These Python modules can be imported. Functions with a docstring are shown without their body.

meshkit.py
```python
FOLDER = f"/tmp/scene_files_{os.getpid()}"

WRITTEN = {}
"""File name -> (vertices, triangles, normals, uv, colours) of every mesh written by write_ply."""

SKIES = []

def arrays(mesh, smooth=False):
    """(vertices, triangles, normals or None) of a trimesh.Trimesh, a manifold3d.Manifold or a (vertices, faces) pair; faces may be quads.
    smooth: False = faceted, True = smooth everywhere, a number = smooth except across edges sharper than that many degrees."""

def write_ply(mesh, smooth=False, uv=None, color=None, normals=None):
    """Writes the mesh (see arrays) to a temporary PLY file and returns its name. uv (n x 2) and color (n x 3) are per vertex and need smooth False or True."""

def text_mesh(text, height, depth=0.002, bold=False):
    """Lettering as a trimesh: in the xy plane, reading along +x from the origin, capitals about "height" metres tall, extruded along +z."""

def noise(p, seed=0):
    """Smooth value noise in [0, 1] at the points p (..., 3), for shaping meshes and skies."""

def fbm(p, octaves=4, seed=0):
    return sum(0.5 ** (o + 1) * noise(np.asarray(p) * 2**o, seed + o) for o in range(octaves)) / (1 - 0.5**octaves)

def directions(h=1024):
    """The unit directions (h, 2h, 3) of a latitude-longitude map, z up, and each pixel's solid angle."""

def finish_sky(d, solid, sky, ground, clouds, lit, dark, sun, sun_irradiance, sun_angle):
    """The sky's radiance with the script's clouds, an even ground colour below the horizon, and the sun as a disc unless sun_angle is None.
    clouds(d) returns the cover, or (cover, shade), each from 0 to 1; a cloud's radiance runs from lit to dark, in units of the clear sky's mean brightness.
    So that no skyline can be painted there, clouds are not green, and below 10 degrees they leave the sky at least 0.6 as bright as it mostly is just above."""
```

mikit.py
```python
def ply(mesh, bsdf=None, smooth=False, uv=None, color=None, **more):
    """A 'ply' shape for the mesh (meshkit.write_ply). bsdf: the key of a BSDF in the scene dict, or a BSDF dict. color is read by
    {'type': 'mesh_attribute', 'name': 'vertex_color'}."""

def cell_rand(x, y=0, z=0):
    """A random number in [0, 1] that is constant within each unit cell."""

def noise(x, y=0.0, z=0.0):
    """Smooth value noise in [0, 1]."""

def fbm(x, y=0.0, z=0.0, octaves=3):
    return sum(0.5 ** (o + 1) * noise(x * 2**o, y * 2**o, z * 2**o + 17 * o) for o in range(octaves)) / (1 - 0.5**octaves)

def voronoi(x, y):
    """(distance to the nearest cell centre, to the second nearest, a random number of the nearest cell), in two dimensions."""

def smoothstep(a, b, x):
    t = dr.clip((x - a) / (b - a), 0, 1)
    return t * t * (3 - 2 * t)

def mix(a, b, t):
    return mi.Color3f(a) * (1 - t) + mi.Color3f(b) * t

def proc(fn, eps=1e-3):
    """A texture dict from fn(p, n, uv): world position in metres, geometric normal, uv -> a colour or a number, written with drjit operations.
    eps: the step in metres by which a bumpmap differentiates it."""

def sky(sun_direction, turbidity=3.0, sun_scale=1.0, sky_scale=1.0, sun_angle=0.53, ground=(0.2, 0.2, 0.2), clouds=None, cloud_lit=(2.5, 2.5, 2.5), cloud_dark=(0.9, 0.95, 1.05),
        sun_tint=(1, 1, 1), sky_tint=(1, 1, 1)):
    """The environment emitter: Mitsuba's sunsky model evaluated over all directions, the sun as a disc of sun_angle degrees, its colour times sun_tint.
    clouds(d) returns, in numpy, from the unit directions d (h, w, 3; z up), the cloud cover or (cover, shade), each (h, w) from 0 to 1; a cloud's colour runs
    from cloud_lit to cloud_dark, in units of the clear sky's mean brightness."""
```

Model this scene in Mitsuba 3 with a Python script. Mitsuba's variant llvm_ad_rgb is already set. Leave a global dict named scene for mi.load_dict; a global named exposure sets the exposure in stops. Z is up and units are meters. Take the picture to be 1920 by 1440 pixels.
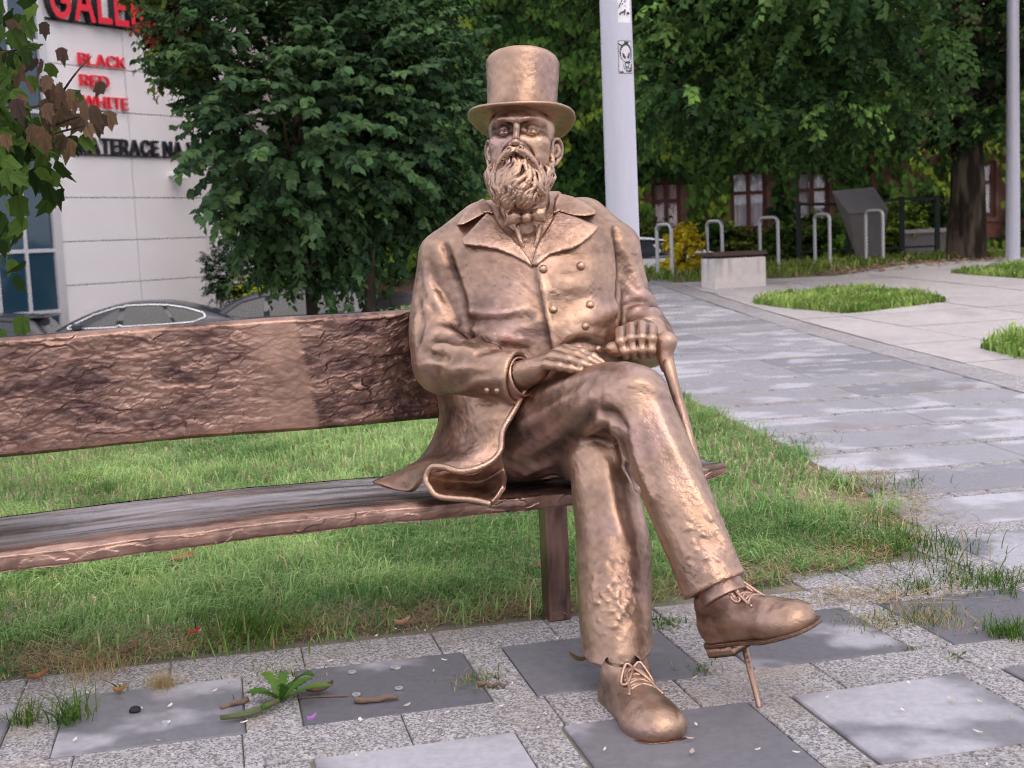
import math, random
import numpy as np, trimesh, manifold3d, shapely
from shapely.geometry import Polygon, LineString
import mitsuba as mi, drjit as dr
import mikit, meshkit
from mikit import proc, noise, fbm, voronoi, cell_rand, smoothstep, mix

# ---------------------------------------------------------------- camera, sky, exposure
T = mi.ScalarTransform4f
FOCAL, EYE = 2407.0, np.array([0.0, 0.0, 1.2])          # focal length in pixels of a 1920 wide picture
PITCH, ROLL = math.radians(6.472), math.radians(-2.504)
_f = np.array([0, math.cos(PITCH), -math.sin(PITCH)]); _r = np.array([1.0, 0, 0]); _u = np.cross(_r, _f)
RIGHT = math.cos(ROLL) * _r + math.sin(ROLL) * _u
UP = -math.sin(ROLL) * _r + math.cos(ROLL) * _u
FWD = _f
scene, labels = {}, {}
scene['camera'] = {'type': 'thinlens', 'fov': math.degrees(2 * math.atan(960 / FOCAL)), 'fov_axis': 'x',
                   'aperture_radius': 0.0036, 'focus_distance': 3.75, 'near_clip': 0.05, 'far_clip': 500.0,
                   'to_world': T().look_at(origin=EYE.tolist(), target=(EYE + FWD).tolist(), up=UP.tolist())}
scene['sky_light'] = mikit.sky([0.28, -0.60, 0.75], turbidity=4, sun_scale=0.2, sun_angle=50, sky_scale=1.0,
                               clouds=lambda d: (np.ones(d.shape[:2]), 0.04 - 0.04 * np.clip(d[..., 2], 0, 1)),
                               cloud_lit=(2.30, 2.29, 2.58), cloud_dark=(1.30, 1.33, 1.50), sun_tint=(0.94, 0.97, 1.06), ground=(0.2, 0.19, 0.2))
exposure = 2.42


def at(px, py, y):
    """The point at depth y that shows at this place of the (1920 x 1440) photograph."""
    d = FWD + (px - 960) / FOCAL * RIGHT - (py - 720) / FOCAL * UP
    return EYE + d * (y / d[1])


def ground_at(px, py, z=0.0):
    d = FWD + (px - 960) / FOCAL * RIGHT - (py - 720) / FOCAL * UP
    return EYE + d * ((z - EYE[2]) / d[2])


def A(*v):
    return np.array(v, float)


def unit(v):
    v = np.asarray(v, float)
    return v / (np.linalg.norm(v, axis=-1, keepdims=True) + 1e-12)


# ---------------------------------------------------------------- scene bookkeeping
def key_for(name):
    if name not in scene and name not in labels and name not in _things:
        return name
    i = 1
    while True:
        k = f'{name}_{i:03d}'
        if k not in scene and k not in labels and k not in _things:
            return k
        i += 1


_things = set()
_count = {}


def numbered(name):
    n = _count.get(name, -1) + 1
    _count[name] = n
    k = name if n == 0 else f'{name}_{n:03d}'
    _things.add(k)
    return k


def thing(name, label, category, group=None):
    k = numbered(name)
    labels[k] = {'label': label, 'category': category}
    if group:
        labels[k]['group'] = group
    return k


def put(name, shape, parent=None, label=None, category=None, group=None, kind=None):
    """One entry of the scene, below its parent."""
    k = numbered(f'{parent}__{name}' if parent else name)
    scene[k] = shape
    e = {}
    for a, b in (('label', label), ('category', category), ('group', group), ('kind', kind)):
        if b:
            e[a] = b
    if e:
        labels[k] = e
    return k


def ply(mesh, bsdf, smooth=False, **kw):
    return mikit.ply(mesh, bsdf, smooth=smooth, **kw)


# ---------------------------------------------------------------- mesh helpers
def box(size, center=(0, 0, 0), rot=0.0, bevel=0.0):
    m = trimesh.creation.box(extents=size)
    if bevel > 0:
        s = np.array(size) / 2
        pts = []
        for sx in (-1, 1):
            for sy in (-1, 1):
                for sz in (-1, 1):
                    for ax in range(3):
                        p = s - bevel
                        p[ax] = s[ax]
                        pts.append(p * (sx, sy, sz))
        m = trimesh.convex.convex_hull(np.array(pts))
    if rot:
        m.apply_transform(trimesh.transformations.rotation_matrix(rot, [0, 0, 1]))
    m.apply_translation(center)
    return m


def frame_box(p0, ax, ay, az, bevel=0.0):
    """A box with one corner at p0 and edges ax, ay, az."""
    ax, ay, az = A(*ax), A(*ay), A(*az)
    b = box([np.linalg.norm(ax), np.linalg.norm(ay), np.linalg.norm(az)], bevel=bevel)
    R = np.eye(4)
    R[:3, 0], R[:3, 1], R[:3, 2] = unit(ax), unit(ay), unit(az)
    R[:3, 3] = A(*p0) + (ax + ay + az) / 2
    b.apply_transform(R)
    return b


def tube(pts, radii, sides=8, cap=True):
    p = np.asarray(pts, float)
    r = np.broadcast_to(np.asarray(radii, float), (len(p),))
    t = unit(np.gradient(p, axis=0))
    a = np.cross(t[0], [0, 0, 1.0] if abs(t[0, 2]) < 0.9 else [1.0, 0, 0])
    a = unit(a)
    aa = []
    for i in range(len(p)):
        a = unit(a - t[i] * (a @ t[i]))
        aa.append(a)
    aa = np.array(aa)
    bb = np.cross(t, aa)
    ang = np.arange(sides) * 2 * np.pi / sides
    v = p[:, None] + r[:, None, None] * (np.cos(ang)[None, :, None] * aa[:, None] + np.sin(ang)[None, :, None] * bb[:, None])
    v = v.reshape(-1, 3)
    i, j = np.meshgrid(np.arange(len(p) - 1), np.arange(sides), indexing='ij')
    q = np.stack([i * sides + j, i * sides + (j + 1) % sides, (i + 1) * sides + (j + 1) % sides, (i + 1) * sides + j], -1).reshape(-1, 4)
    f = np.vstack([q[:, [0, 1, 2]], q[:, [0, 2, 3]]])
    if cap:
        n = len(v)
        v = np.vstack([v, p[0], p[-1]])
        j = np.arange(sides)
        f = np.vstack([f, np.stack([(j + 1) % sides, j, j * 0 + n], 1), np.stack([(len(p) - 1) * sides + j, (len(p) - 1) * sides + (j + 1) % sides, j * 0 + n + 1], 1)])
    return trimesh.Trimesh(v, f, process=False)


def spline(pts, n=24):
    """Catmull-Rom through the points (any width of rows)."""
    p = np.asarray(pts, float)
    p = np.vstack([2 * p[0] - p[1], p, 2 * p[-1] - p[-2]])
    out = []
    m = len(p) - 3
    for s in np.linspace(0, m - 1e-9, n):
        i = int(s)
        t = s - i
        a, b, c, d = p[i:i + 4]
        out.append(0.5 * (2 * b + (c - a) * t + (2 * a - 5 * b + 4 * c - d) * t * t + (3 * b - a - 3 * c + d) * t ** 3))
    return np.array(out)


def cat(ms):
    return trimesh.util.concatenate(ms)


def extrude(poly, h):
    return trimesh.creation.extrude_polygon(poly, h, engine='earcut')


def grid_mesh(P):
    """A sheet from an (n, m, 3) array of points."""
    n, m = P.shape[:2]
    i, j = np.meshgrid(np.arange(n - 1), np.arange(m - 1), indexing='ij')
    q = np.stack([i * m + j, (i + 1) * m + j, (i + 1) * m + j + 1, i * m + j + 1], -1).reshape(-1, 4)
    return trimesh.Trimesh(P.reshape(-1, 3), np.vstack([q[:, [0, 1, 2]], q[:, [0, 2, 3]]]), process=False)


# ---------------------------------------------------------------- sculpting: distance fields on a grid, turned into a surface
class Clay:
    def __init__(self, lo, hi, res):
        self.lo, self.res = A(*lo), res
        n = np.ceil((A(*hi) - self.lo) / res).astype(int) + 1
        self.x = [(self.lo[k] + res * np.arange(n[k])).astype(np.float32) for k in range(3)]
        self.D = np.full(n, 0.5, np.float32)

    def window(self, lo, hi):
        s = []
        for k in range(3):
            a = int(np.clip(math.floor((lo[k] - self.lo[k]) / self.res), 0, len(self.x[k])))
            b = int(np.clip(math.ceil((hi[k] - self.lo[k]) / self.res) + 1, 0, len(self.x[k])))
            s.append(slice(a, b))
        s = tuple(s)
        return s, self.x[0][s[0]][:, None, None], self.x[1][s[1]][None, :, None], self.x[2][s[2]][None, None, :]

    def merge(self, s, d, k, cut=False):
        if d.size == 0:
            return
        a = self.D[s]
        b = -d if cut else d
        if cut:
            a = -a
            b = d
        h = np.maximum(k - np.abs(a - b), 0) / max(k, 1e-9)
        m = np.minimum(a, b) - h * h * k * 0.25
        self.D[s] = -m if cut else m

    def cone(self, a, b, ra, rb, k=0.02, cut=False, squash=None):
        """A rounded, tapering limb from a to b; squash = (direction, factor) flattens it."""
        a, b = A(*a), A(*b)
        R = max(ra, rb) * (1 if squash is None else max(1, 1)) + k + 2 * self.res + 0.03
        s, X, Y, Z = self.window(np.minimum(a, b) - R, np.maximum(a, b) + R)
        ba = b - a
        px, py, pz = X - a[0], Y - a[1], Z - a[2]
        L = float(ba @ ba) + 1e-12
        t = np.clip((px * ba[0] + py * ba[1] + pz * ba[2]) / L, 0, 1)
        qx, qy, qz = px - t * ba[0], py - t * ba[1], pz - t * ba[2]
        if squash is not None:
            n, fac = unit(A(*squash[0])), squash[1]
            w = qx * n[0] + qy * n[1] + qz * n[2]
            g = 1 / fac - 1
            qx, qy, qz = qx + w * g * n[0], qy + w * g * n[1], qz + w * g * n[2]
        d = np.sqrt(qx * qx + qy * qy + qz * qz) - (ra + (rb - ra) * t)
        if squash is not None:
            d = d * min(1, (1 + squash[1]) / 2)
        self.merge(s, d.astype(np.float32), k, cut)

    def chain(self, pts, radii, k=0.02, cut=False, squash=None, inner=None):
        """A limb through several points, one smooth piece, blended with what is there."""
        pts = np.asarray(pts, float)
        radii = np.broadcast_to(np.asarray(radii, float), (len(pts),))
        R = radii.max() + k + 2 * self.res + 0.03
        s, X, Y, Z = self.window(pts.min(0) - R, pts.max(0) + R)
        if any(q.stop <= q.start for q in s):
            return
        best = None
        for i in range(len(pts) - 1):
            a, b = pts[i], pts[i + 1]
            ba = b - a
            L = float(ba @ ba) + 1e-12
            px, py, pz = X - a[0], Y - a[1], Z - a[2]
            t = np.clip((px * ba[0] + py * ba[1] + pz * ba[2]) / L, 0, 1)
            qx, qy, qz = px - t * ba[0], py - t * ba[1], pz - t * ba[2]
            if squash is not None:
                n, fac = unit(A(*squash[0])), squash[1]
                w = qx * n[0] + qy * n[1] + qz * n[2]
                g = 1 / fac - 1
                qx, qy, qz = qx + w * g * n[0], qy + w * g * n[1], qz + w * g * n[2]
            d = np.sqrt(qx * qx + qy * qy + qz * qz) - (radii[i] + (radii[i + 1] - radii[i]) * t)
            if best is None:
                best = d
            elif inner:
                h = np.maximum(inner - np.abs(best - d), 0) / inner
                best = np.minimum(best, d) - h * h * inner * 0.25
            else:
                best = np.minimum(best, d)
        if squash is not None:
            best = best * min(1, (1 + squash[1]) / 2)
        self.merge(s, best.astype(np.float32), k, cut)

    def egg(self, c, r, k=0.02, cut=False, R=None):
        """An ellipsoid; R: its axes as rows."""
        c, r = A(*c), A(*r)
        m = r.max() + k + 2 * self.res
        s, X, Y, Z = self.window(c - m, c + m)
        p = [X - c[0], Y - c[1], Z - c[2]]
        if R is not None:
            R = np.asarray(R)
            p = [p[0] * R[i][0] + p[1] * R[i][1] + p[2] * R[i][2] for i in range(3)]
        k0 = np.sqrt(sum((p[i] / r[i]) ** 2 for i in range(3)))
        k1 = np.sqrt(sum((p[i] / r[i] ** 2) ** 2 for i in range(3)))
        d = k0 * (k0 - 1) / np.maximum(k1, 1e-6)
        self.merge(s, d.astype(np.float32), k, cut)

    def block(self, c, half, R, r=0.005, k=0.01, cut=False):
        """A rounded box with axes R (rows)."""
        c, half, R = A(*c), A(*half), np.asarray(R)
        m = np.linalg.norm(half) + k + 2 * self.res
        s, X, Y, Z = self.window(c - m, c + m)
        p = [X - c[0], Y - c[1], Z - c[2]]
        q = [np.abs(p[0] * R[i][0] + p[1] * R[i][1] + p[2] * R[i][2]) - (half[i] - r) for i in range(3)]
        d = np.sqrt(sum(np.maximum(x, 0) ** 2 for x in q)) + np.minimum(np.maximum(np.maximum(q[0], q[1]), q[2]), 0) - r
        self.merge(s, d.astype(np.float32), k, cut)

    def func(self, lo, hi, fn, k=0.02, cut=False):
        s, X, Y, Z = self.window(lo, hi)
        self.merge(s, fn(X, Y, Z).astype(np.float32), k, cut)

    def sample(self, p):
        """The field at points (n, 3)."""
        from scipy.ndimage import map_coordinates
        c = ((np.asarray(p, float) - self.lo) / self.res).T
        return map_coordinates(self.D, c, order=1, mode='nearest')

    def mesh(self):
        D = self.D
        S = D < 0
        n = np.array(D.shape)
        cnt = np.zeros(n - 1, np.uint8)
        for a, b, c in np.ndindex(2, 2, 2):
            cnt += S[a:n[0] - 1 + a, b:n[1] - 1 + b, c:n[2] - 1 + c]
        act = (cnt > 0) & (cnt < 8)
        I = np.argwhere(act)
        index = np.full(n - 1, -1, np.int32)
        index[act] = np.arange(len(I))
        acc, num = np.zeros((len(I), 3)), np.zeros(len(I))
        corners = list(np.ndindex(2, 2, 2))
        val = {c: D[I[:, 0] + c[0], I[:, 1] + c[1], I[:, 2] + c[2]] for c in corners}
        for c in corners:
            for ax in range(3):
                if c[ax] == 0:
                    e = list(c); e[ax] = 1; e = tuple(e)
                    a, b = val[c], val[e]
                    on = (a < 0) != (b < 0)
                    t = a / np.where(on, a - b, 1)
                    p = np.tile(np.array(c, float), (len(I), 1))
                    p[:, ax] = t
                    acc[on] += p[on]
                    num[on] += 1
        v = self.lo + self.res * (I + acc / num[:, None])
        faces = []
        for ax in range(3):
            u, w = (ax + 1) % 3, (ax + 2) % 3
            a = [slice(None)] * 3; b = [slice(None)] * 3
            a[ax], b[ax] = slice(0, -1), slice(1, None)
            E = np.argwhere(S[tuple(a)] != S[tuple(b)])
            E = E[(E[:, u] > 0) & (E[:, w] > 0) & (E[:, u] < n[u] - 1) & (E[:, w] < n[w] - 1)]
            flip = S[E[:, 0], E[:, 1], E[:, 2]]
            q = []
            for du, dw in ((-1, -1), (0, -1), (0, 0), (-1, 0)):
                g = E.copy(); g[:, u] += du; g[:, w] += dw
                q.append(index[g[:, 0], g[:, 1], g[:, 2]])
            q = np.stack(q, 1)
            q[~flip] = q[~flip][:, ::-1]
            faces.append(q)
        f = np.vstack(faces)
        return trimesh.Trimesh(v, np.vstack([f[:, [0, 1, 2]], f[:, [0, 2, 3]]]), process=False)


def march(clay, px, py, lift=0.0):
    """Where the line of sight through this place of the photograph meets the clay."""
    d = unit(at(px, py, 4.0) - EYE)
    t = np.linspace(2.4, 4.7, 700)
    P = EYE + t[:, None] * d
    inside = ((P > clay.lo) & (P < clay.lo + clay.res * (np.array(clay.D.shape) - 1))).all(1)
    s = np.where(inside, clay.sample(P), 1.0)
    hit = np.nonzero(s < lift)[0]
    return P[hit[0]] if len(hit) else None


def normals(m):
    v, f = np.asarray(m.vertices), np.asarray(m.faces)
    n = np.zeros_like(v)
    fn = np.cross(v[f[:, 1]] - v[f[:, 0]], v[f[:, 2]] - v[f[:, 0]])
    for k in range(3):
        np.add.at(n, f[:, k], fn)
    return unit(n)


def relax(m, times=1, lam=0.5):
    """Smooths away the grid's steps."""
    v, f = np.array(m.vertices), np.asarray(m.faces)
    e = np.vstack([f[:, [0, 1]], f[:, [1, 2]], f[:, [2, 0]]])
    e = np.vstack([e, e[:, ::-1]])
    deg = np.bincount(e[:, 0], minlength=len(v)).clip(1)[:, None]
    from scipy.sparse import coo_matrix
    W = coo_matrix((np.ones(len(e)), (e[:, 0], e[:, 1])), shape=(len(v), len(v))).tocsr()
    for _ in range(times):
        for l in (lam, -lam * 1.04):
            v = v + l * (W @ v / deg - v)
    return trimesh.Trimesh(v, f, process=False)
# ---------------------------------------------------------------- materials
def two(b):
    return {'type': 'twosided', 'bsdf': b}


def attr():
    return {'type': 'mesh_attribute', 'name': 'vertex_color'}


def rgb(*c):
    return {'type': 'rgb', 'value': list(c)}


def hammered(p, n, uv):
    m = smoothstep(0.40, 0.62, fbm(p.x * 9, p.y * 9, p.z * 9, 2))
    return fbm(p.x * 100, p.y * 100, p.z * 100, 3) * (0.0006 + 0.0014 * m) + fbm(p.x * 300, p.y * 300, p.z * 300, 2) * 0.0008


def bronze_rough(p, n, uv):
    return 0.25 + 0.26 * fbm(p.x * 22, p.y * 22, p.z * 22, 3)


scene['bronze'] = {'type': 'bumpmap', 'arbitrary': proc(hammered, 1.2e-3), 'scale': 1.0,
                   'bsdf': {'type': 'principled', 'base_color': attr(), 'metallic': 0.93, 'roughness': proc(bronze_rough), 'specular': 0.5}}


def plain(name, color, rough=0.7, metallic=0.0, spec=0.4, vary=0.0, freq=3.0, bump=0.0, bfreq=40.0, coat=0.0):
    c = rgb(*color)
    if vary:
        def fn(p, n, uv, color=color):
            t = fbm(p.x * freq, p.y * freq, p.z * freq, 4) - 0.5
            return mi.Color3f(color) * (1 + 2 * vary * t)
        c = proc(fn)
    b = {'type': 'principled', 'base_color': c, 'roughness': rough, 'metallic': metallic, 'specular': spec, 'clearcoat': coat, 'clearcoat_gloss': 0.9}
    if bump:
        b = {'type': 'bumpmap', 'arbitrary': proc(lambda p, n, uv: fbm(p.x * bfreq, p.y * bfreq, p.z * bfreq, 3) * bump, 2e-3), 'scale': 1.0, 'bsdf': b}
    scene[name] = two(b)


# leaves and grass carry their colour leaf by leaf
scene['leaf'] = {'type': 'principledthin', 'base_color': attr(), 'roughness': 0.40, 'diff_trans': 0.40, 'eta': 1.4, 'spec_trans': 0.0}
scene['blade'] = {'type': 'principledthin', 'base_color': attr(), 'roughness': 0.5, 'diff_trans': 0.6, 'eta': 1.35, 'spec_trans': 0.0}
scene['dull'] = two({'type': 'principled', 'base_color': attr(), 'roughness': 0.75, 'specular': 0.3})


# slate slabs with pale bloom, in three tones; the stains lie where they lie on the square
def slate(base, shift, lo_):
    def fn(p, n, uv):
        a = fbm(p.x * 3.1 + shift, p.y * 3.9, 3.1, 4)
        b = fbm(p.x * 5.1 + 9, p.y * 6.0 + shift, 1.2, 4)
        pale = smoothstep(lo_, lo_ + 0.13, a * 0.72 + b * 0.28)
        grain = fbm(p.x * 60, p.y * 60, 0.4, 3)
        dirt = smoothstep(0.58, 0.78, fbm(p.x * 3.3 + 31, p.y * 3.1 + shift, 8.8, 4))
        c = mix(base, (base[0] * .35 + 0.36, base[1] * .35 + 0.35, base[2] * .35 + 0.385), pale * 0.8) * (0.80 + 0.40 * grain)
        return mix(c, (0.20, 0.165, 0.15), dirt * 0.45)
    return fn


def slate_bump(p, n, uv):
    return fbm(p.x * 55, p.y * 55, p.z * 55, 3) * 0.0012


for i, (b, sh, lo_) in enumerate((((0.118, 0.115, 0.132), 0.0, .60), ((0.145, 0.142, 0.160), 5.0, .555), ((0.165, 0.161, 0.182), 11.0, .485), ((0.285, 0.278, 0.305), 17.0, .50), ((0.225, 0.22, 0.245), 23.0, .52))):
    scene[f'slate_{i}'] = {'type': 'bumpmap', 'arbitrary': proc(slate_bump, 2e-3), 'scale': 1.0,
                           'bsdf': {'type': 'principled', 'base_color': proc(slate(b, sh, lo_)), 'roughness': 0.45, 'specular': 0.45}}


def granite(p, n, uv):
    d1, d2, r = voronoi(p.x * 190, p.y * 190)
    d3, d4, r2 = voronoi(p.x * 90 + 3.3, p.y * 90)
    v = dr.select(r < 0.34, 0.15, dr.select(r < 0.66, 0.265, 0.36)) * (0.82 + 0.36 * r2)
    big = fbm(p.x * 2.0, p.y * 2.0, 0.7, 4)
    dirt = smoothstep(0.52, 0.75, fbm(p.x * 4.3, p.y * 4.1, 2.8, 4))
    c = mi.Color3f(v * 1.03, v * 0.98, v * 1.0) * (0.72 + 0.56 * big)
    return mix(c, (0.27, 0.22, 0.18), dirt * 0.45)


scene['granite'] = {'type': 'bumpmap', 'arbitrary': proc(lambda p, n, uv: fbm(p.x * 130, p.y * 130, p.z * 130, 2) * 0.002, 1.5e-3), 'scale': 1.0,
                    'bsdf': {'type': 'principled', 'base_color': proc(granite), 'roughness': 0.7, 'specular': 0.35}}


def soil(p, n, uv):
    a = fbm(p.x * 3, p.y * 3, 0.0, 4)
    b = fbm(p.x * 45, p.y * 45, 0.0, 3)
    return mix((0.17, 0.13, 0.085), (0.36, 0.29, 0.21), a) * (0.6 + 0.8 * b)


scene['soil'] = two({'type': 'bumpmap', 'arbitrary': proc(lambda p, n, uv: fbm(p.x * 60, p.y * 60, 1.0, 3) * 0.006, 3e-3), 'scale': 1.0, 'bsdf': {'type': 'diffuse', 'reflectance': proc(soil)}})


def turf(p, n, uv):
    a = fbm(p.x * 1.2, p.y * 1.2, 0.0, 4)
    b = fbm(p.x * 25, p.y * 25, 0.0, 3)
    return mix((0.035, 0.055, 0.016), (0.10, 0.105, 0.045), a) * (0.5 + 1.0 * b)


scene['turf'] = two({'type': 'diffuse', 'reflectance': proc(turf)})


def concrete(p, n, uv):
    a = fbm(p.x * 0.9, p.y * 0.9, p.z, 4)
    b = fbm(p.x * 14, p.y * 14, p.z * 14, 3)
    stain = smoothstep(0.55, 0.75, fbm(p.x * 2.1 + 7, p.y * 0.8, 0.3, 4))
    return mi.Color3f(0.385, 0.355, 0.352) * (0.78 + 0.30 * a) * (0.86 + 0.28 * b) * (1 - 0.18 * stain)


scene['concrete'] = two({'type': 'principled', 'base_color': proc(concrete), 'roughness': 0.8, 'specular': 0.3})


def streaked(p, n, uv):
    s = smoothstep(0.50, 0.72, fbm(p.x * 9, p.y * 9, p.z * 0.8, 3))
    top = smoothstep(0.35, 0.9, p.z)
    b = fbm(p.x * 12, p.y * 12, p.z * 12, 3)
    return mix((0.66, 0.60, 0.57), (0.28, 0.26, 0.24), s * top * 0.75) * (0.85 + 0.3 * b)


scene['streaked_concrete'] = two({'type': 'principled', 'base_color': proc(streaked), 'roughness': 0.85, 'specular': 0.3})


def bark(p, n, uv):
    a = fbm(p.x * 9, p.y * 9, p.z * 1.6, 4)
    return mix((0.030, 0.024, 0.020), (0.125, 0.098, 0.075), smoothstep(0.35, 0.7, a))


scene['bark'] = two({'type': 'bumpmap', 'arbitrary': proc(lambda p, n, uv: fbm(p.x * 16, p.y * 16, p.z * 2.5, 3) * 0.03, 4e-3), 'scale': 1.0, 'bsdf': {'type': 'diffuse', 'reflectance': proc(bark)}})
plain('joint_sand', (0.17, 0.15, 0.12), 0.95, vary=0.3, freq=30)
plain('cladding', (0.74, 0.72, 0.755), 0.38, spec=0.5, vary=0.05, freq=0.7)
plain('joint_dark', (0.05, 0.048, 0.055), 0.8)
plain('alu', (0.60, 0.60, 0.64), 0.35, metallic=0.3)
plain('tinted_glass', (0.018, 0.050, 0.085), 0.06, spec=0.6)
plain('sign_red', (0.70, 0.022, 0.045), 0.4)
plain('sign_black', (0.016, 0.016, 0.022), 0.45)
plain('white_paint', (0.80, 0.79, 0.80), 0.5)
plain('pole_grey', (0.52, 0.515, 0.60), 0.42, metallic=0.12, vary=0.03, freq=4)
plain('galvanised', (0.55, 0.555, 0.57), 0.42, metallic=0.55, vary=0.15, freq=30)
plain('dark_wood', (0.085, 0.050, 0.042), 0.75, vary=0.5, freq=14)
plain('window_brown', (0.115, 0.038, 0.030), 0.55, vary=0.2, freq=9)
plain('curtain', (0.70, 0.67, 0.75), 0.9, vary=0.15, freq=6)
plain('curtain_pink', (0.62, 0.42, 0.40), 0.9, vary=0.2, freq=6)
plain('brick_wall', (0.20, 0.11, 0.085), 0.9, vary=0.4, freq=7)
plain('stone_grey', (0.150, 0.140, 0.142), 0.6, vary=0.16, freq=5, bump=0.002)
plain('fence_dark', (0.020, 0.030, 0.026), 0.6)
plain('car_grey', (0.055, 0.055, 0.070), 0.25, metallic=0.5, coat=1.0)
plain('car_black', (0.030, 0.030, 0.040), 0.22, metallic=0.4, coat=1.0)
plain('car_white', (0.80, 0.80, 0.82), 0.3, coat=0.8)
plain('car_glass', (0.040, 0.048, 0.055), 0.05, spec=0.45)
plain('chrome', (0.85, 0.85, 0.88), 0.12, metallic=1.0)
plain('rubber', (0.02, 0.02, 0.02), 0.8)
plain('skin', (0.50, 0.30, 0.23), 0.6)
plain('cloth_white', (0.78, 0.78, 0.82), 0.85)
plain('cloth_dark', (0.10, 0.10, 0.13), 0.85)
plain('hair_grey', (0.42, 0.40, 0.38), 0.8)
scene['pane'] = {'type': 'thindielectric', 'int_ior': 1.5}


def patina_plank(p, n, uv):
    return fbm(p.x * 45, p.y * 45, p.z * 60, 3) * 0.0010


scene['bronze_plank'] = {'type': 'bumpmap', 'arbitrary': proc(patina_plank, 1.5e-3), 'scale': 1.0,
                         'bsdf': {'type': 'principled', 'base_color': attr(), 'metallic': 0.85, 'roughness': 0.34, 'specular': 0.5}}
# ================================================================ the setting
YG = math.radians(12.97)                                   # the paving's rows
GU, GW = A(math.cos(YG), math.sin(YG), 0), A(-math.sin(YG), math.cos(YG), 0)


def sst(a, b, x):
    t = np.clip((np.asarray(x, float) - a) / (b - a), 0, 1)
    return t * t * (3 - 2 * t)


def height(x, y):
    """The lie of the land: flat round the bench, the square rising gently behind it, the car park sunk on the left."""
    x, y = np.asarray(x, float), np.asarray(y, float)
    rise = 0.0285 * np.clip(y - 5, 0, 17) * sst(-3, 0.5, x)
    low = -1.22 * sst(20.3, 23.4, y - 0.35 * np.clip(x + 4, -30, 0)) * (1 - sst(-3.2, 0.2, x))
    return rise + low


def on_land(x, y, dz=0.0):
    return A(x, y, float(height(x, y)) + dz)


def pu(u, w, z=0.0):
    return u * GU + w * GW + A(0, 0, z)


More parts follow.
